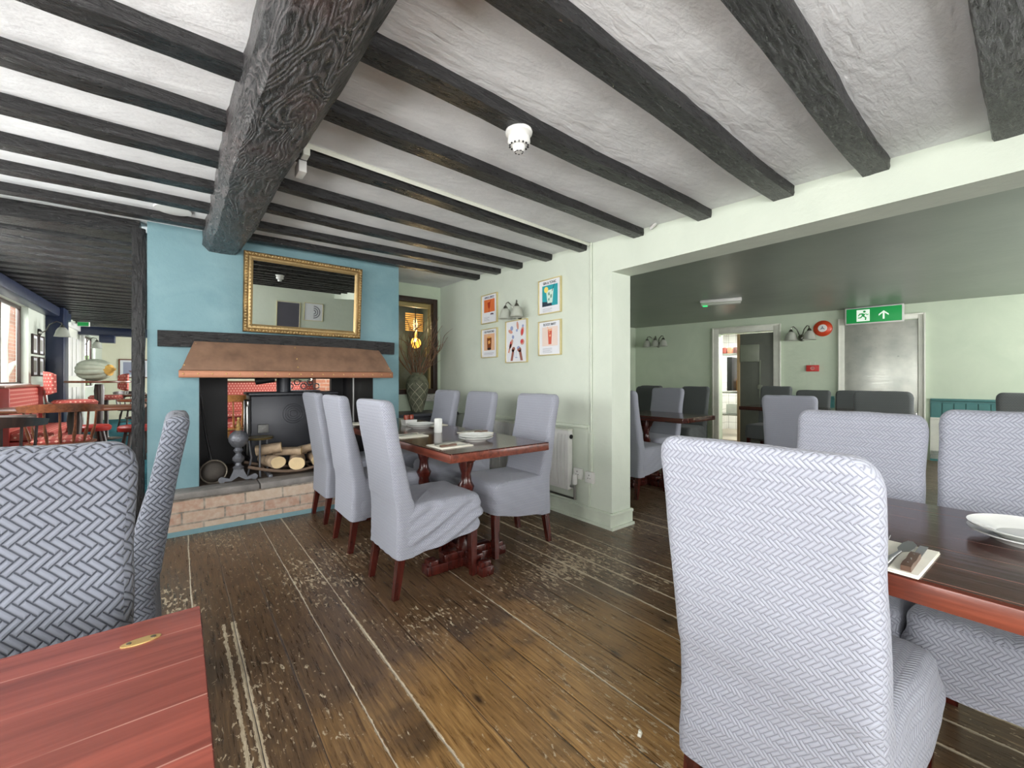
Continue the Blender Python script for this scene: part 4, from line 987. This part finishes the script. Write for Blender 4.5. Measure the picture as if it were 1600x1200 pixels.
art(p, 'wine_glass', [([(-.03, .065), (.02, .07), (.012, .015), (-.004, 0), (-.02, .015)],), rect(-.006, -.001, -.025, .005), (-.004, -.027, .018, .004, 0), ([(.012, .06), (.03, .095), (.034, .093), (.018, .058)],)], mm((170, 54, 30)), -.0122)
art(p, 'olives', [(.03, -.058, .009), (.048, -.056, .009), (.066, -.06, .009)], mm((70, 40, 60)), -.012); lines(p, -.095, .0, -.085, 5)
p = frame('cocktail_poster', PX, 3.615, 1.503, -90, .285, .305, 'framed cocktail print with a short amber drink, lower left of the group', 'framegold')
text('title', 'OLD FASHIONED', .03, mm((50, 50, 56)), p, (0, -.0125, .118), width=.18)
art(p, 'picture', [rect(-.095, .095, -.075, .098)], mm((222, 176, 140)))
art(p, 'tumbler', [([(-.04, .055), (.04, .055), (.034, -.055), (-.034, -.055)],)], mm((132, 70, 34)), -.0122); art(p, 'ice_and_peel', [([(-.02, .02), (.012, .03), (.02, 0), (-.012, -.012)],), (.0, .062, .036, .010, 0)], mm((226, 168, 96)), -.0130)
art(p, 'glass_base', [(0, -.06, .036, .012, 0)], mm((50, 30, 30)), -.0126); lines(p, -.095, .08, -.10, 3)
p = frame('cocktail_poster', PX, 3.165, 1.490, -90, .33, .41, 'tall framed print of many hands holding glasses, below the wall light', 'framegold')
sk = mm((206, 150, 132)); sk2 = mm((150, 96, 84))
art(p, 'raised_hands', [(-.09, .10, .035, .018, -20), (.02, .15, .016, .04, 10), (.09, .09, .024, .045, -15), (-.08, -.02, .022, .05, -30), (.09, -.01, .03, .028, 0), ([(-.13, -.10), (-.11, -.11), (-.07, -.02), (-.09, -.01)],)], sk)
art(p, 'lower_hands', [([(-.09, -.185), (-.055, -.185), (-.03, -.08), (-.06, -.07)],), ([(.10, -.185), (.065, -.185), (.035, -.09), (.07, -.08)],), (-.045, -.075, .028, .022, 30), (.045, -.08, .032, .024, -20)], sk2)
art(p, 'cocktail_glasses', [(-.07, .13, .022), (.01, .105, .014), (.10, .14, .014), (-.05, .045, .018), (.085, 0, .014), (.03, -.06, .022, .012, 20), rect(.0, .003, -.15, -.08), (.0, -.155, .02, .004, 0), rect(-.032, -.029, -.15, -.1)], mm((150, 160, 196)), -.0122)
art(p, 'red_drinks', [(.09, .085, .016, .03, -10), (-.085, -.01, .012), (.085, -.005, .018)], mm((206, 70, 72)), -.0130)
p = frame('cocktail_poster', PX, 2.700, 1.853, -90, .285, .305, 'framed cocktail print with a teal picture and lemon slice, upper right', 'framegold')
text('title', 'GIN & TONIC', .032, mm((34, 38, 48)), p, (0, -.0125, .118), width=.165)
art(p, 'picture', [rect(-.095, .10, -.085, .098)], mm((40, 156, 164)))
art(p, 'shadow_shape', [([(-.095, -.085), (.03, -.085), (.02, -.055), (-.095, -.04)],)], mm((36, 52, 66)), -.0120)
art(p, 'tumbler', [([(-.045, .05), (.05, .06), (.035, -.06), (-.025, -.06)],)], mm((206, 226, 214)), -.0126); art(p, 'ice', [([(-.02, .03), (.0, .035), (.005, .01), (-.015, .008)],), ([(.01, .01), (.03, .015), (.028, -.015), (.01, -.018)],), ([(-.018, -.02), (0, -.015), (0, -.035), (-.016, -.04)],)], mm((110, 150, 130)), -.0132)
art(p, 'lemon_slice', [(-.042, .06, .026)], mm((236, 214, 110)), -.0138); art(p, 'straw', [([(.03, .04), (.06, .10), (.064, .098), (.036, .038)],)], mm((40, 60, 80)), -.0138); lines(p, -.09, .03, -.105, 4)
p = frame('cocktail_poster', PX, 2.700, 1.488, -90, .285, .305, 'framed cocktail print with a tall red drink, lower right', 'framegold')
text('title', 'BLOODY MARY', .03, mm((60, 66, 76)), p, (0, -.0125, .118), width=.16)
art(p, 'picture', [rect(-.095, .10, -.07, .098)], mm((226, 206, 194)))
art(p, 'highball', [([(-.022, .075), (.03, .08), (.022, -.055), (-.014, -.055)],)], mm((206, 92, 70)), -.0122); art(p, 'celery_and_ice', [([(-.03, .10), (-.024, .102), (.004, .04), (0, .04)],), (.01, .07, .02, .01, 0), (.006, .02, .01)], mm((232, 178, 140)), -.0130); lines(p, -.09, .03, -.09, 5)
# prints on the wall behind the camera (seen in the mirror)
p = frame('framed_print', 1.70, -1.598, 1.50, 180, .42, .56, 'dark grey framed poster reflected in the mirror, left one', 'framegold', 'prints reflected in the mirror'); art(p, 'picture', [rect(-.195, .195, -.265, .265)], mm((84, 82, 92)))
p = frame('framed_print', 2.16, -1.598, 1.62, 180, .36, .36, 'white framed print with curved grey bands reflected in the mirror', 'framegold', 'prints reflected in the mirror')
art(p, 'bands', [([(r_*math.cos(a*math.pi/12+math.pi/2), r_*math.sin(a*math.pi/12+math.pi/2)) for a in range(13)]+[((r_-.02)*math.cos(a*math.pi/12+math.pi/2), (r_-.02)*math.sin(a*math.pi/12+math.pi/2)) for a in range(12, -1, -1)],) for r_ in (.13, .09, .05)], mm((120, 120, 130)))
# ------------------------------------------------------------------ wall lights
def sconce(loc, rz, label, n=2, dark=False, s_=1.0, arm_spread=.15):
    t = thing('wall_light', label, 'wall light', loc, rz, 'wall lights with bell shades'); t.scale = (s_, s_, s_)
    MB().lathe([(0, .024), (.022, .022), (.036, .010), (.04, 0), (.02, -.004)], seg=24, mat=Matrix.Rotation(R(90), 4, 'X')).build('backplate', M['nickel'], t)
    for k in range(n):
        a = (-1 if k == 0 else 1) if n == 2 else (-1, 0, 1)[k]
        X = a*arm_spread/2*(1 if n == 2 else 1.25)
        pts = [(0, -.02, 0), (X*.18, -.05, .03), (X*.4, -.075, .09), (X*.75, -.095, .125), (X*.97, -.105, .115), (X, -.108, .085)]
        if n == 1: pts = [(0, -.02, 0), (0, -.05, .02), (0, -.08, .09), (0, -.13, .125), (0, -.165, .11), (0, -.17, .085)]; X = 0
        yy = pts[-1][1]
        ar = MB().tube(pts, .0055, 8).build('arm', M['nickel'], t)
        MB().lathe([(0, .012), (.012, .01), (.022, -.01), (.024, -.018), (0, -.018)], (X, yy, .08), 16).build('shade_holder', M['nickel'], ar)
        MB().lathe([(.018, .068), (.034, .055), (.048, .028), (.054, .0), (.060, -.022), (.066, -.034), (.063, -.034), (.052, -.004), (.044, .026), (.03, .05), (.016, .063)], (X, yy, 0), 28).build('lamp_shade', M['frost'], t)
sconce((2.552, 3.12, 1.735), -90, 'two arm wall light with bell shades among the cocktail prints', 2, arm_spread=.17)
sconce(far(.60, 1.82, .004), FA, 'three shade wall light left of the kitchen door', 3, s_=1.35, arm_spread=.20)
sconce(far(3.03, 1.80, .004), FA, 'two shade wall light between kitchen door and aluminium door', 2, s_=1.45, arm_spread=.17)
sconce((-1.545, 8.75, 1.78), 90, 'single bell wall light above four frames in the bar', 1, s_=1.35)
sconce((-1.545, 12.0, 1.80), 90, 'single wall light by the white door at the back of the bar', 1, s_=1.35)
# ------------------------------------------------------------------ fittings
t = thing('smoke_detector', 'round white smoke detector under the ceiling joist', 'smoke detector', (1.062, 1.305, zc(1.3)-.05))
MB().lathe([(0, 0), (.052, 0), (.054, -.006), (.052, -.014), (.044, -.018), (.040, -.020), (0, -.02)], seg=32).build('base', M['white'], t)
MB().lathe([(0, -.018), (.038, -.019), (.044, -.026), (.045, -.045), (.040, -.055), (.026, -.062), (.024, -.075), (.018, -.084), (0, -.085)], seg=32).build('head', M['white'], t)
v = MB()
for k in range(14): a = k*2*math.pi/14; v.box(.035*math.cos(a), .035*math.sin(a), -.058, .006, .004, .012, rot=Matrix.Rotation(a, 4, 'Z')@Matrix.Rotation(R(-38), 4, 'Y'))
for k in range(7): a = k*2*math.pi/7; v.box(.016*math.cos(a), .016*math.sin(a), -.0845, .004, .007, .003, rot=Matrix.Rotation(a, 4, 'Z'))
v.build('vent_slots', M['black'], t, smooth=False)
tag(MB().lathe([(0, .004), (.10, .004), (.102, -.004), (.098, -.009), (0, -.012)], seg=40).build('ceiling_disc', M['white'], None, (-.03, 3.56, zc(3.52))), 'flat round white disc on the ceiling near the chimney', 'ceiling disc')
t = thing('emergency_light', 'white emergency bulkhead light with a green lamp on the sage ceiling', 'emergency light', (5.73, 2.74, 2.20), -68)
MB().box(0, 0, -.02, .50, .11, .04, .006).build('housing', M['white'], t); MB().box(0, 0, -.058, .48, .09, .036, .01).build('diffuser', M['frost'], t); MB().box(-.19, -.0, -.07, .06, .07, .02, .006).build('green_lamp', M['green_led'], t)
# exit sign
t = thing('exit_sign', 'green running man exit sign with an up arrow hanging from the ceiling', 'sign', (8.02, 1.60, 2.20), -84)
MB().box(0, 0, -.13, .66, .06, .25, .006).build('sign_case', M['white'], t); MB().box(0, .06, -.05, .2, .06, .10, .004).build('bracket', M['white'], t)
MB().box(0, -.032, -.13, .62, .006, .215, .001).build('green_panel', M['green_sign'], t)
def sgn(name, polys, mat, y_): art(t, name, [([(x, z-.13) for x, z in p],) for p in polys], mat, y_)
sgn('doorway_symbol', [[(-.19, -.085), (-.04, -.085), (-.04, .085), (-.19, .085)]], M['sign_white'], -.0366)
man = [[(-.125, .035), (-.09, .02), (-.10, -.01), (-.075, -.03), (-.08, -.07), (-.095, -.07), (-.094, -.035), (-.12, -.015), (-.14, -.04), (-.175, -.04), (-.175, -.027), (-.147, -.025), (-.13, 0), (-.132, .015), (-.155, .012), (-.165, -.01), (-.176, -.004), (-.16, .03)], [(-.09, .02), (-.07, .0), (-.05, .012), (-.055, .022), (-.07, .014), (-.085, .032)]]
sgn('running_man', man, M['green_sign'], -.0374); art(t, 'running_man_head', [(-.10, .055-.13, .016)], M['green_sign'], -.0374)
sgn('up_arrow', [[(.115, .05), (.17, .0), (.17, -.022), (.125, .018), (.125, -.07), (.105, -.07), (.105, .018), (.06, -.022), (.06, .0)]], M['sign_white'], -.0374)
t = thing('fire_bell', 'round red fire bell with a white centre high on the far wall', 'fire bell', far(3.31, 1.93, .002), FA)
MB().lathe([(0, .05), (.05, .05), (.10, .035), (.125, .01), (.125, 0), (0, 0)], seg=36, mat=Matrix.Rotation(R(90), 4, 'X')).build('gong', M['orange_red'], t)
MB().lathe([(0, .056), (.055, .056), (.06, .05), (0, .05)], seg=30, mat=Matrix.Rotation(R(90), 4, 'X')).build('label_disc', M['white'], t)
art(t, 'emblem', [([(0, .04), (.01, .006), (-.01, .006)],), ([(-.035, -.022), (-.006, .008), (.0, -.008)],), ([(.035, -.022), (.006, .008), (0, -.008)],)], mm((40, 60, 96)), -.058)
t = thing('call_point', 'small red wall panel with a dial below the fire bell', 'alarm panel', far(3.178, 1.30, .002), FA)
MB().box(0, -.015, 0, .17, .03, .10, .004).build('case', M['red'], t); MB().lathe([(.02, .031), (.03, .032), (.03, .031)], seg=20, mat=Matrix.Rotation(R(90), 4, 'X')).build('dial', mm((232, 150, 140)), t)
for x in (-.03, .03): MB().cyl((x, -.004, .05), (x, -.004, .10), .003, seg=6).build('cable', M['trim'], t)
# trunking around joist and pipe to the socket
tag(MB().tube([(.44, 2.07, zc(2.07)-.008), (2.54, 2.245, zc(2.245)-.008)], .014, 4).box(.452, 2.10, 2.165, .03, .06, .05, .004).build('cable_trunking', M['trim'], smooth=False), 'white cable trunking along a joist on the ceiling', 'trunking')
tag(MB().box(.452, 2.19, 2.12, .035, .09, .055, .004).build('junction_box', M['white']), 'small white junction box fixed to the main beam', 'junction box')
tag(MB().cyl((2.545, 2.228, .40), (2.545, 2.228, 2.24), .0075, seg=10).box(2.545, 2.228, .55, .016, .03, .3, .003).build('conduit_pipe', M['trimgreen']), 'mint painted conduit running down the wall to the socket', 'conduit')
tag(MB().tube([(2.54, 1.69, 2.16), (2.53, 1.66, 2.17), (2.525, 1.60, 2.22), (2.53, 1.58, 2.255)], .011, 8).build('cable_loop', M['white']), 'short white cable where a joist meets the wall', 'cable')
def socket(loc, rz, label, double=True, size=1):
    t = thing('wall_socket', label, 'socket', loc, rz, 'wall sockets'); W_ = .146 if double else .086; t.scale = (size,)*3
    MB().box(0, -.014, 0, W_, .028, .086, .005).build('socket_body', M['white'], t); h_ = MB()
    for cx in ((-.036, .036) if double else (0,)): h_.box(cx, -.0285, .018, .005, .002, .010); h_.box(cx-.011, -.0285, -.006, .009, .002, .004); h_.box(cx+.011, -.0285, -.006, .009, .002, .004)
    h_.build('pin_holes', M['black'], t, smooth=False)
socket((2.554, 2.235, .355), -90, 'white socket at the foot of the conduit by the pillar', False)
socket((2.554, 2.36, .365), -90, 'older single socket half behind the other, next to the radiator valve', False)
socket((2.42, 4.688, .90), 0, 'white double socket under the niche window', True)
# radiator
t = thing('radiator', 'white panel radiator on the wall behind the dining chairs', 'radiator', (2.50, 3.16, 0))
r_ = MB(); r_.box(0, 0, .47, .055, 1.50, .48, .006)
r_.build('panel', M['white'], t)
gr = MB()
for k in range(36): gr.box(-.0285, -.72+k*.0411, .47, .004, .012, .42, .0015, seg=1)
gr.build('ribs', M['white'], t); MB().box(0, 0, .715, .06, 1.5, .012).build('top_grille', M['trim'], t)
MB().lathe([(.012, 0), (.018, .005), (.018, .01), (.008, .012)], (-.0, -.752, .66), 14, Matrix.Rotation(R(90), 4, 'X')).build('end_plug', M['black'], t)
vv = MB().cyl((0, -.75, .26), (0, -.80, .26), .010).cyl((0, -.80, .16), (0, -.80, .28), .011); vv.build('valve_body', M['steel'], t)
MB().lathe([(.012, .28), (.020, .285), (.021, .33), (.018, .36), (0, .362)], (0, -.80, 0), 18).build('thermostat_head', M['white'], t)
MB().cyl((0, -.80, .165), (0, .75, .165), .008).build('pipe', M['nickel'], t)
# bench, vase, twigs
t = thing('bench', 'dark charcoal bench filling the niche beside the chimney', 'bench', (2.13, 4.44, 0))
MB().box(0, 0, .735, .80, .46, .035, .008).build('bench_top', M['benchgrey'], t); MB().box(0, .02, .36, .76, .40, .715, .003).build('bench_front', M['benchgrey'], t)
BZ = .754
o = MB().lathe([(0, 0), (.058, 0), (.066, .01), (.072, .04), (.088, .10), (.112, .19), (.126, .27), (.126, .32), (.112, .37), (.086, .41), (.066, .425), (.064, .435), (.072, .445), (.066, .448), (.054, .436), (.052, .40), (.04, .3), (0, .28)], seg=48).build('floor_vase', M['vase'], None, (2.115, 4.42, BZ))
tag(o, 'tall grey green pottery vase with an incised diamond pattern on the bench', 'vase'); o.name = 'pottery_vase'
tw = MB(); rr = random.Random(5)
def twig(p, d, L, r0, depth):
    pts = [p.copy()]; d = d.normalized(); n_ = 7
    for k in range(n_):
        d = (d+Vector((rr.uniform(-1, 1), rr.uniform(-1, 1), rr.uniform(-.5, .7)))*.34).normalized(); nx = pts[-1]+d*L/n_
        nx.y = min(nx.y, 4.63); nx.x = max(1.80 if nx.y > 3.98 else 1.76, min(2.5, nx.x)); nx.z = min(nx.z, 2.2); pts.append(nx)
    tw.tube(pts, [r0*(1-.75*k/n_) for k in range(n_+1)], 5)
    if depth:
        for k in (2, 4, 5): twig(pts[k], d+Vector((rr.uniform(-1, 1), rr.uniform(-.7, .7), rr.uniform(0, .8))), L*.5, r0*.55, depth-1)
for k in range(20):
    a = k*2.4; twig(Vector((2.115+.025*math.cos(a), 4.42+.025*math.sin(a), BZ+.36)), Vector((math.cos(a)*.42, math.sin(a)*.25, 1)), rr.uniform(.5, .75), .0075, 1)
o = tw.build('twigs', M['twig']); tag(o, 'bunch of dry bare twigs standing in the pottery vase', 'twigs'); o['kind'] = 'stuff'
# pendant in the lobby behind the niche window
t = thing('pendant_lamp', 'glowing amber pendant lamp in a tall clear glass shade beyond the niche window', 'pendant lamp', (2.44, 5.15, 0))
MB().lathe([(.02, 1.98), (.09, 1.95), (.125, 1.85), (.13, 1.7), (.12, 1.5), (.105, 1.42), (.103, 1.42), (.117, 1.5), (.127, 1.7), (.122, 1.85), (.088, 1.945), (.018, 1.975)], seg=32).build('glass_shade', M['glass'], t)
MB().cyl((0, 0, 1.75), (0, 0, 2.25), .006).build('flex', M['black'], t); MB().cyl((0, 0, 1.66), (0, 0, 1.76), .022).build('lamp_holder', M['brass'], t)
MB().ball((0, 0, 1.60), .07).build('amber_globe', M['amber'], t)
o = MB().ball((-.035, -.055, 1.62), .022).build('bulb', M['warm'], t)
lt = bpy.data.lights.new('pendant_light', 'POINT'); lt.energy = 9; lt.color = (1, .75, .4); lt.shadow_soft_size = .06; lo = bpy.data.objects.new('pendant_light', lt); C.objects.link(lo); lo.location = (2.42, 5.10, 1.80)
t = thing('rattan_blind', 'honey coloured slatted blind glowing behind the niche window', 'blind', (2.54, 5.40, 2.02)); m = MB()
for k in range(9): m.box(0, 0, -k*.028, .26, .008, .018, .002)
m.build('slats', plain('honey_slats', (222, 176, 100), .5), t)
# ------------------------------------------------------------------ the bar beyond the chimney
BF = .08
def banquette(p, q, label, depth=.45, top=1.05, endp=True):
    p = Vector(p); q = Vector(q); d = q-p; L = d.length; t = thing('banquette', label, 'banquette', (p.x, p.y, BF), math.degrees(math.atan2(d.y, d.x)))
    MB().box(L/2, -.06, (top-BF)/2+.22, L-.06, .10, top-BF-.44, .03).build('back_pad', M['redfab'], t); MB().box(L/2, -depth/2-.05, .43, L-.06, depth, .09, .03).build('seat_pad', M['redfab'], t)
    MB().box(L/2, -depth/2, .19, L-.02, depth-.06, .38, .004).build('plinth', M['redplain'], t); MB().box(L/2, -.05, top-BF+.012, L, .13, .025, .004).build('top_rail', M['brownwood'], t)
    if endp:
        for x in (.015, L-.015): MB().box(x, -.07, (top-BF)/2, .03, .15, top-BF, .006).build('end_panel', M['redplain'], t)
banquette((-1.54, 8.15, 0), (-1.54, 6.72, 0), 'red dotted banquette under the left bar window', .42, 1.03)
bpy.data.objects['banquette'].rotation_euler = (0, 0, R(90)); bpy.data.objects['banquette'].location = (-1.54, 6.72, BF)
banquette((.35, 9.2, 0), (2.7, 9.2, 0), 'red dotted banquette seen through the fireplace opening', .42, 1.07)
simple('wall_partition', .3, 2.9, 9.22, 9.3, 0.08, 1.05, M['cream'])
struct(MB().box(2.35, 9.0, 1.2, .5, .3, 2.2).build('brick_pillar', M['brick2'], smooth=False))
def spindle_chair(name, wood, seat, low):
    t = thing(name, 'x', 'chair')
    MB().lathe([(0, .425), (.19, .425), (.215, .435), (.215, .45), (.20, .455), (0, .455)], seg=28).build('seat', M[wood], t)
    if seat: MB().lathe([(0, .45), (.185, .452), (.192, .47), (.17, .492), (0, .498)], seg=28).build('seat_pad', M[seat], t)
    for a in (45, 135, 225, 315):
        c_, s_ = math.cos(R(a)), math.sin(R(a))
        MB().tube([(.14*c_, .14*s_, .43), (.165*c_, .165*s_, .33), (.18*c_, .18*s_, .22), (.20*c_, .20*s_, .10), (.215*c_, .215*s_, 0)], [.014, .02, .014, .018, .012], 10).build('leg', M[wood], t)
    st = MB(); st.cyl((.12, .12, .2), (-.12, -.12, .2), .009); st.cyl((.12, -.12, .205), (-.12, .12, .205), .009); st.build('stretcher', M[wood], t)
    n = 7; zt = .76 if low else .90
    for k in range(n):
        a = R(180-72+144*k/(n-1)); c_, s_ = math.cos(a), math.sin(a)
        MB().tube([(.185*c_, .185*s_, .45), (.20*c_, .20*s_, .53), (.215*c_, .215*s_, .60), (.23*c_, .225*s_, zt-.02)], [.008, .013, .008, .008], 8).build('spindle', M[wood], t)
    rs = []
    for k in range(25):
        a = R(180-84+168*k/24); hh = .075*(.55+.45*math.sin(math.pi*k/24)); c_, s_ = math.cos(a), math.sin(a)
        rs.append([Vector((r_*c_, r_*s_*.98, z)) for r_, z in ((.222, zt-.03), (.262, zt-.03), (.272, zt-.03+hh), (.235, zt-.03+hh))])
    MB().rings(rs).build('back_rail', M[wood], t); return t
sc_o = spindle_chair('spindle_chair', 'oak', 'redfab', True); sc_b = spindle_chair('spindle_chair', 'brownwood', 'redfab', True); sc_d = spindle_chair('spindle_chair', 'darkwood', None, True)
gb = 'spindle backed chairs in the bar'
place(sc_b, (-.86, 5.72, BF), 95, 'spindle backed chair with light curved rail and red seat at the long bar table', gb, (1.08, 1.08, 1.03))
place(sc_o, (.54, 5.95, BF), 75, 'golden spindle backed chair seen through the fireplace opening', gb, (1.0, 1.0, 1.08))
place(sc_d, (-.98, 4.42, BF), 85, 'dark spindle backed chair at the left edge behind the woven chair', gb)
place(sc_d, (-.75, 11.3, BF), -60, 'dark spindle backed chair furthest left of the three near the end wall', gb)
place(sc_d, (-.30, 9.9, BF), 200, 'dark spindle backed chair in the middle of the three near the end wall', gb)
place(sc_d, (-.45, 8.9, BF), 180, 'dark spindle backed chair right of the three, beside the chimney post', gb)
def bar_table(label, x, y_, W, L, top, mat, rnd=False, h=.76):
    t = thing('bar_table', label, 'table', (x, y_, BF))
    if rnd: MB().lathe([(0, h-.03), (W/2-.01, h-.03), (W/2, h-.02), (W/2, h-.005), (W/2-.01, h), (0, h)], seg=40).build('tabletop', M[mat], t)
    else: MB().box(0, 0, h-.018, W, L, .036, .008).build('tabletop', M[mat], t)
    MB().lathe([(.22, 0), (.22, .02), (.06, .05), (.045, .1), (.06, .2), (.04, .35), (.06, h-.15), (.05, h-.05)], seg=20).build('pedestal', M['darkwood'], t)
    return t
bar_table('long brown table across the bar with the spindle chair in front', -.85, 6.25, 1.1, .62, 0, 'brownwood')
bar_table('dark glossy table at the left edge of the bar with a pale reflection', -1.2, 4.85, .56, .62, 0, 'darkwood')
bar_table('tall round table carrying the pumpkin', -.95, 8.9, .74, .74, 0, 'brownwood', True, 1.02)
bar_table('pale topped round table near the end wall of the bar', -.55, 10.6, .95, .95, 0, 'brownwood', True)
bar_table('round table beside the dark chairs at the right of the bar view', -.38, 8.1, .62, .62, 0, 'brownwood', True)
# upholstered stool
def bar_stool(loc, rz, label):
    t = thing('bar_stool', label, 'stool', loc, rz, 'red upholstered stools in the bar')
    MB().lathe([(0, .68), (.20, .685), (.225, .70), (.23, .735), (.20, .765), (0, .775)], seg=28).build('seat', M['redfab'], t)
    rs = []
    for k in range(9):
        a = R(180-38+76*k/8); c_, s_ = math.cos(a), math.sin(a); e = .035*(1-math.sin(math.pi*k/8))
        rs.append([Vector((r_*c_, r_*s_, z)) for r_, z in ((.235, .84+e), (.29, .83+e), (.295, 1.15-e), (.24, 1.14-e))])
    MB().rings(rs).build('back_pad', M['redfab'], t, ang=60)
    for y_ in (-.06, .06): MB().tube([(-.05, y_, .70), (-.20, y_, .70), (-.265, y_, .745), (-.28, y_, .90)], .013, 8).build('back_tube', M['steel'], t)
    MB().lathe([(.2, 0), (.2, .015), (.04, .03), (.03, .06), (.03, .69)], seg=20).build('pedestal', M['darkwood'], t)
bar_stool((-1.12, 8.25, BF), 15, 'red upholstered stool with rounded back pad in front of the pumpkin table')
bar_stool((-1.0, 10.2, BF), 200, 'red upholstered stool half hidden to the right behind the pumpkin table')
def low_stool(loc, label):
    t = thing('low_stool', label, 'stool', loc, 20, 'low stools with red seats')
    MB().lathe([(0, .40), (.17, .40), (.18, .42), (.18, .45), (.16, .47), (0, .475)], seg=24).build('seat_pad', M['redplain'], t)
    for a in (45, 135, 225, 315):
        c_, s_ = math.cos(R(a)), math.sin(R(a)); MB().tube([(.11*c_, .11*s_, .41), (.15*c_, .15*s_, .2), (.18*c_, .18*s_, 0)], [.016, .02, .012], 8).build('leg', M['darkwood'], t)
low_stool((-.86, 7.45, BF), 'low red seated stool behind the long brown bar table'); low_stool((-.42, 7.1, BF), 'low red seated stool at the right beside the chimney post')
# pumpkin
def pumpkin():
    t = thing('pumpkin', 'big grey green ribbed pumpkin lying on its side on the tall bar table', 'pumpkin', (-1.0, 8.88, BF+1.02+.165), -32)
    b_ = MB(); nu, nv = 60, 20; rs = []
    for j in range(1, nv):
        ph = math.pi*j/nv; ring = []
        for i_ in range(nu):
            th = 2*math.pi*i_/nu; rib = 1-.13*abs(math.cos(th*5))**5; s_ = math.sin(ph)**.6
            ring.append(Vector((.215*math.cos(ph)*(-1), .165*s_*rib*math.cos(th), .165*s_*rib*math.sin(th)-.0)))
        rs.append(ring)
    b_.rings(rs).build('body', M['pumpkin'], t, ang=60)
    MB().tube([(.19, 0, .0), (.225, .0, .01), (.25, .0, .0), (.285, 0, .015)], [.095, .07, .03, .018], 12).build('stem', M['pumpstem'], t)
pumpkin()
for k, (y_, z, lb) in enumerate(((8.52, 1.60, 'top left frame of four on the bar window wall'), (8.85, 1.60, 'top right frame of four on the bar window wall'), (8.52, 1.30, 'bottom left frame of four on the bar window wall'), (8.85, 1.30, 'bottom right frame of four on the bar window wall'))):
    p = frame('framed_picture', -1.548, y_, z, 90, .27, .27, lb, 'darkwood', 'small dark framed pictures in the bar', bw=.02); art(p, 'picture', [rect(-.08, .08, -.08, .08)], mm((150, 150, 140)))
p = frame('framed_picture', -.93, 14.99, 1.40, 0, .62, .50, 'brown framed picture on the end wall of the bar', 'brownwood', None, bw=.03); art(p, 'picture', [rect(-.22, .22, -.16, .17)], mm((150, 154, 176))); art(p, 'ship_shape', [([(-.12, -.05), (.14, -.05), (.1, -.1), (-.08, -.1)],), ([(-.02, -.04), (.0, .12), (.09, -.03)],)], mm((110, 84, 90)), -.0124)
t = thing('exit_sign', 'small green exit sign under the beams at the back of the bar', 'sign', (-1.33, 10.6, 2.10), -20); t.scale = (.55, .6, .6)
MB().box(0, 0, 0, .30, .05, .13, .004).build('sign_case', M['white'], t); MB().box(0, -.028, 0, .28, .006, .11).build('green_panel', M['green_sign'], t)
t = thing('plate_rack', 'cream arched wall rack between the white door and far bar window', 'rack', (-1.545, 12.02, 1.0), 90); m = MB()
for x in (-.2, -.07, .07, .2): m.box(x, -.02, .22, .03, .03, .62, .003)
for z in (-.08, .2, .52): m.box(0, -.02, z, .42, .032, .035, .003)
m.build('rack_frame', M['cream'], t)

o = MB().box(0, 0, .004, .020, .012, .008, .002).box(.006, .002, .008, .010, .009, .006, .002).build('paper_scrap', M['napkin'], None, (.92, .42, 0), 20); o.location = (1.148, 0.803, 0)
tag(o, 'tiny white scrap of paper lying on the floorboards', 'paper scrap')
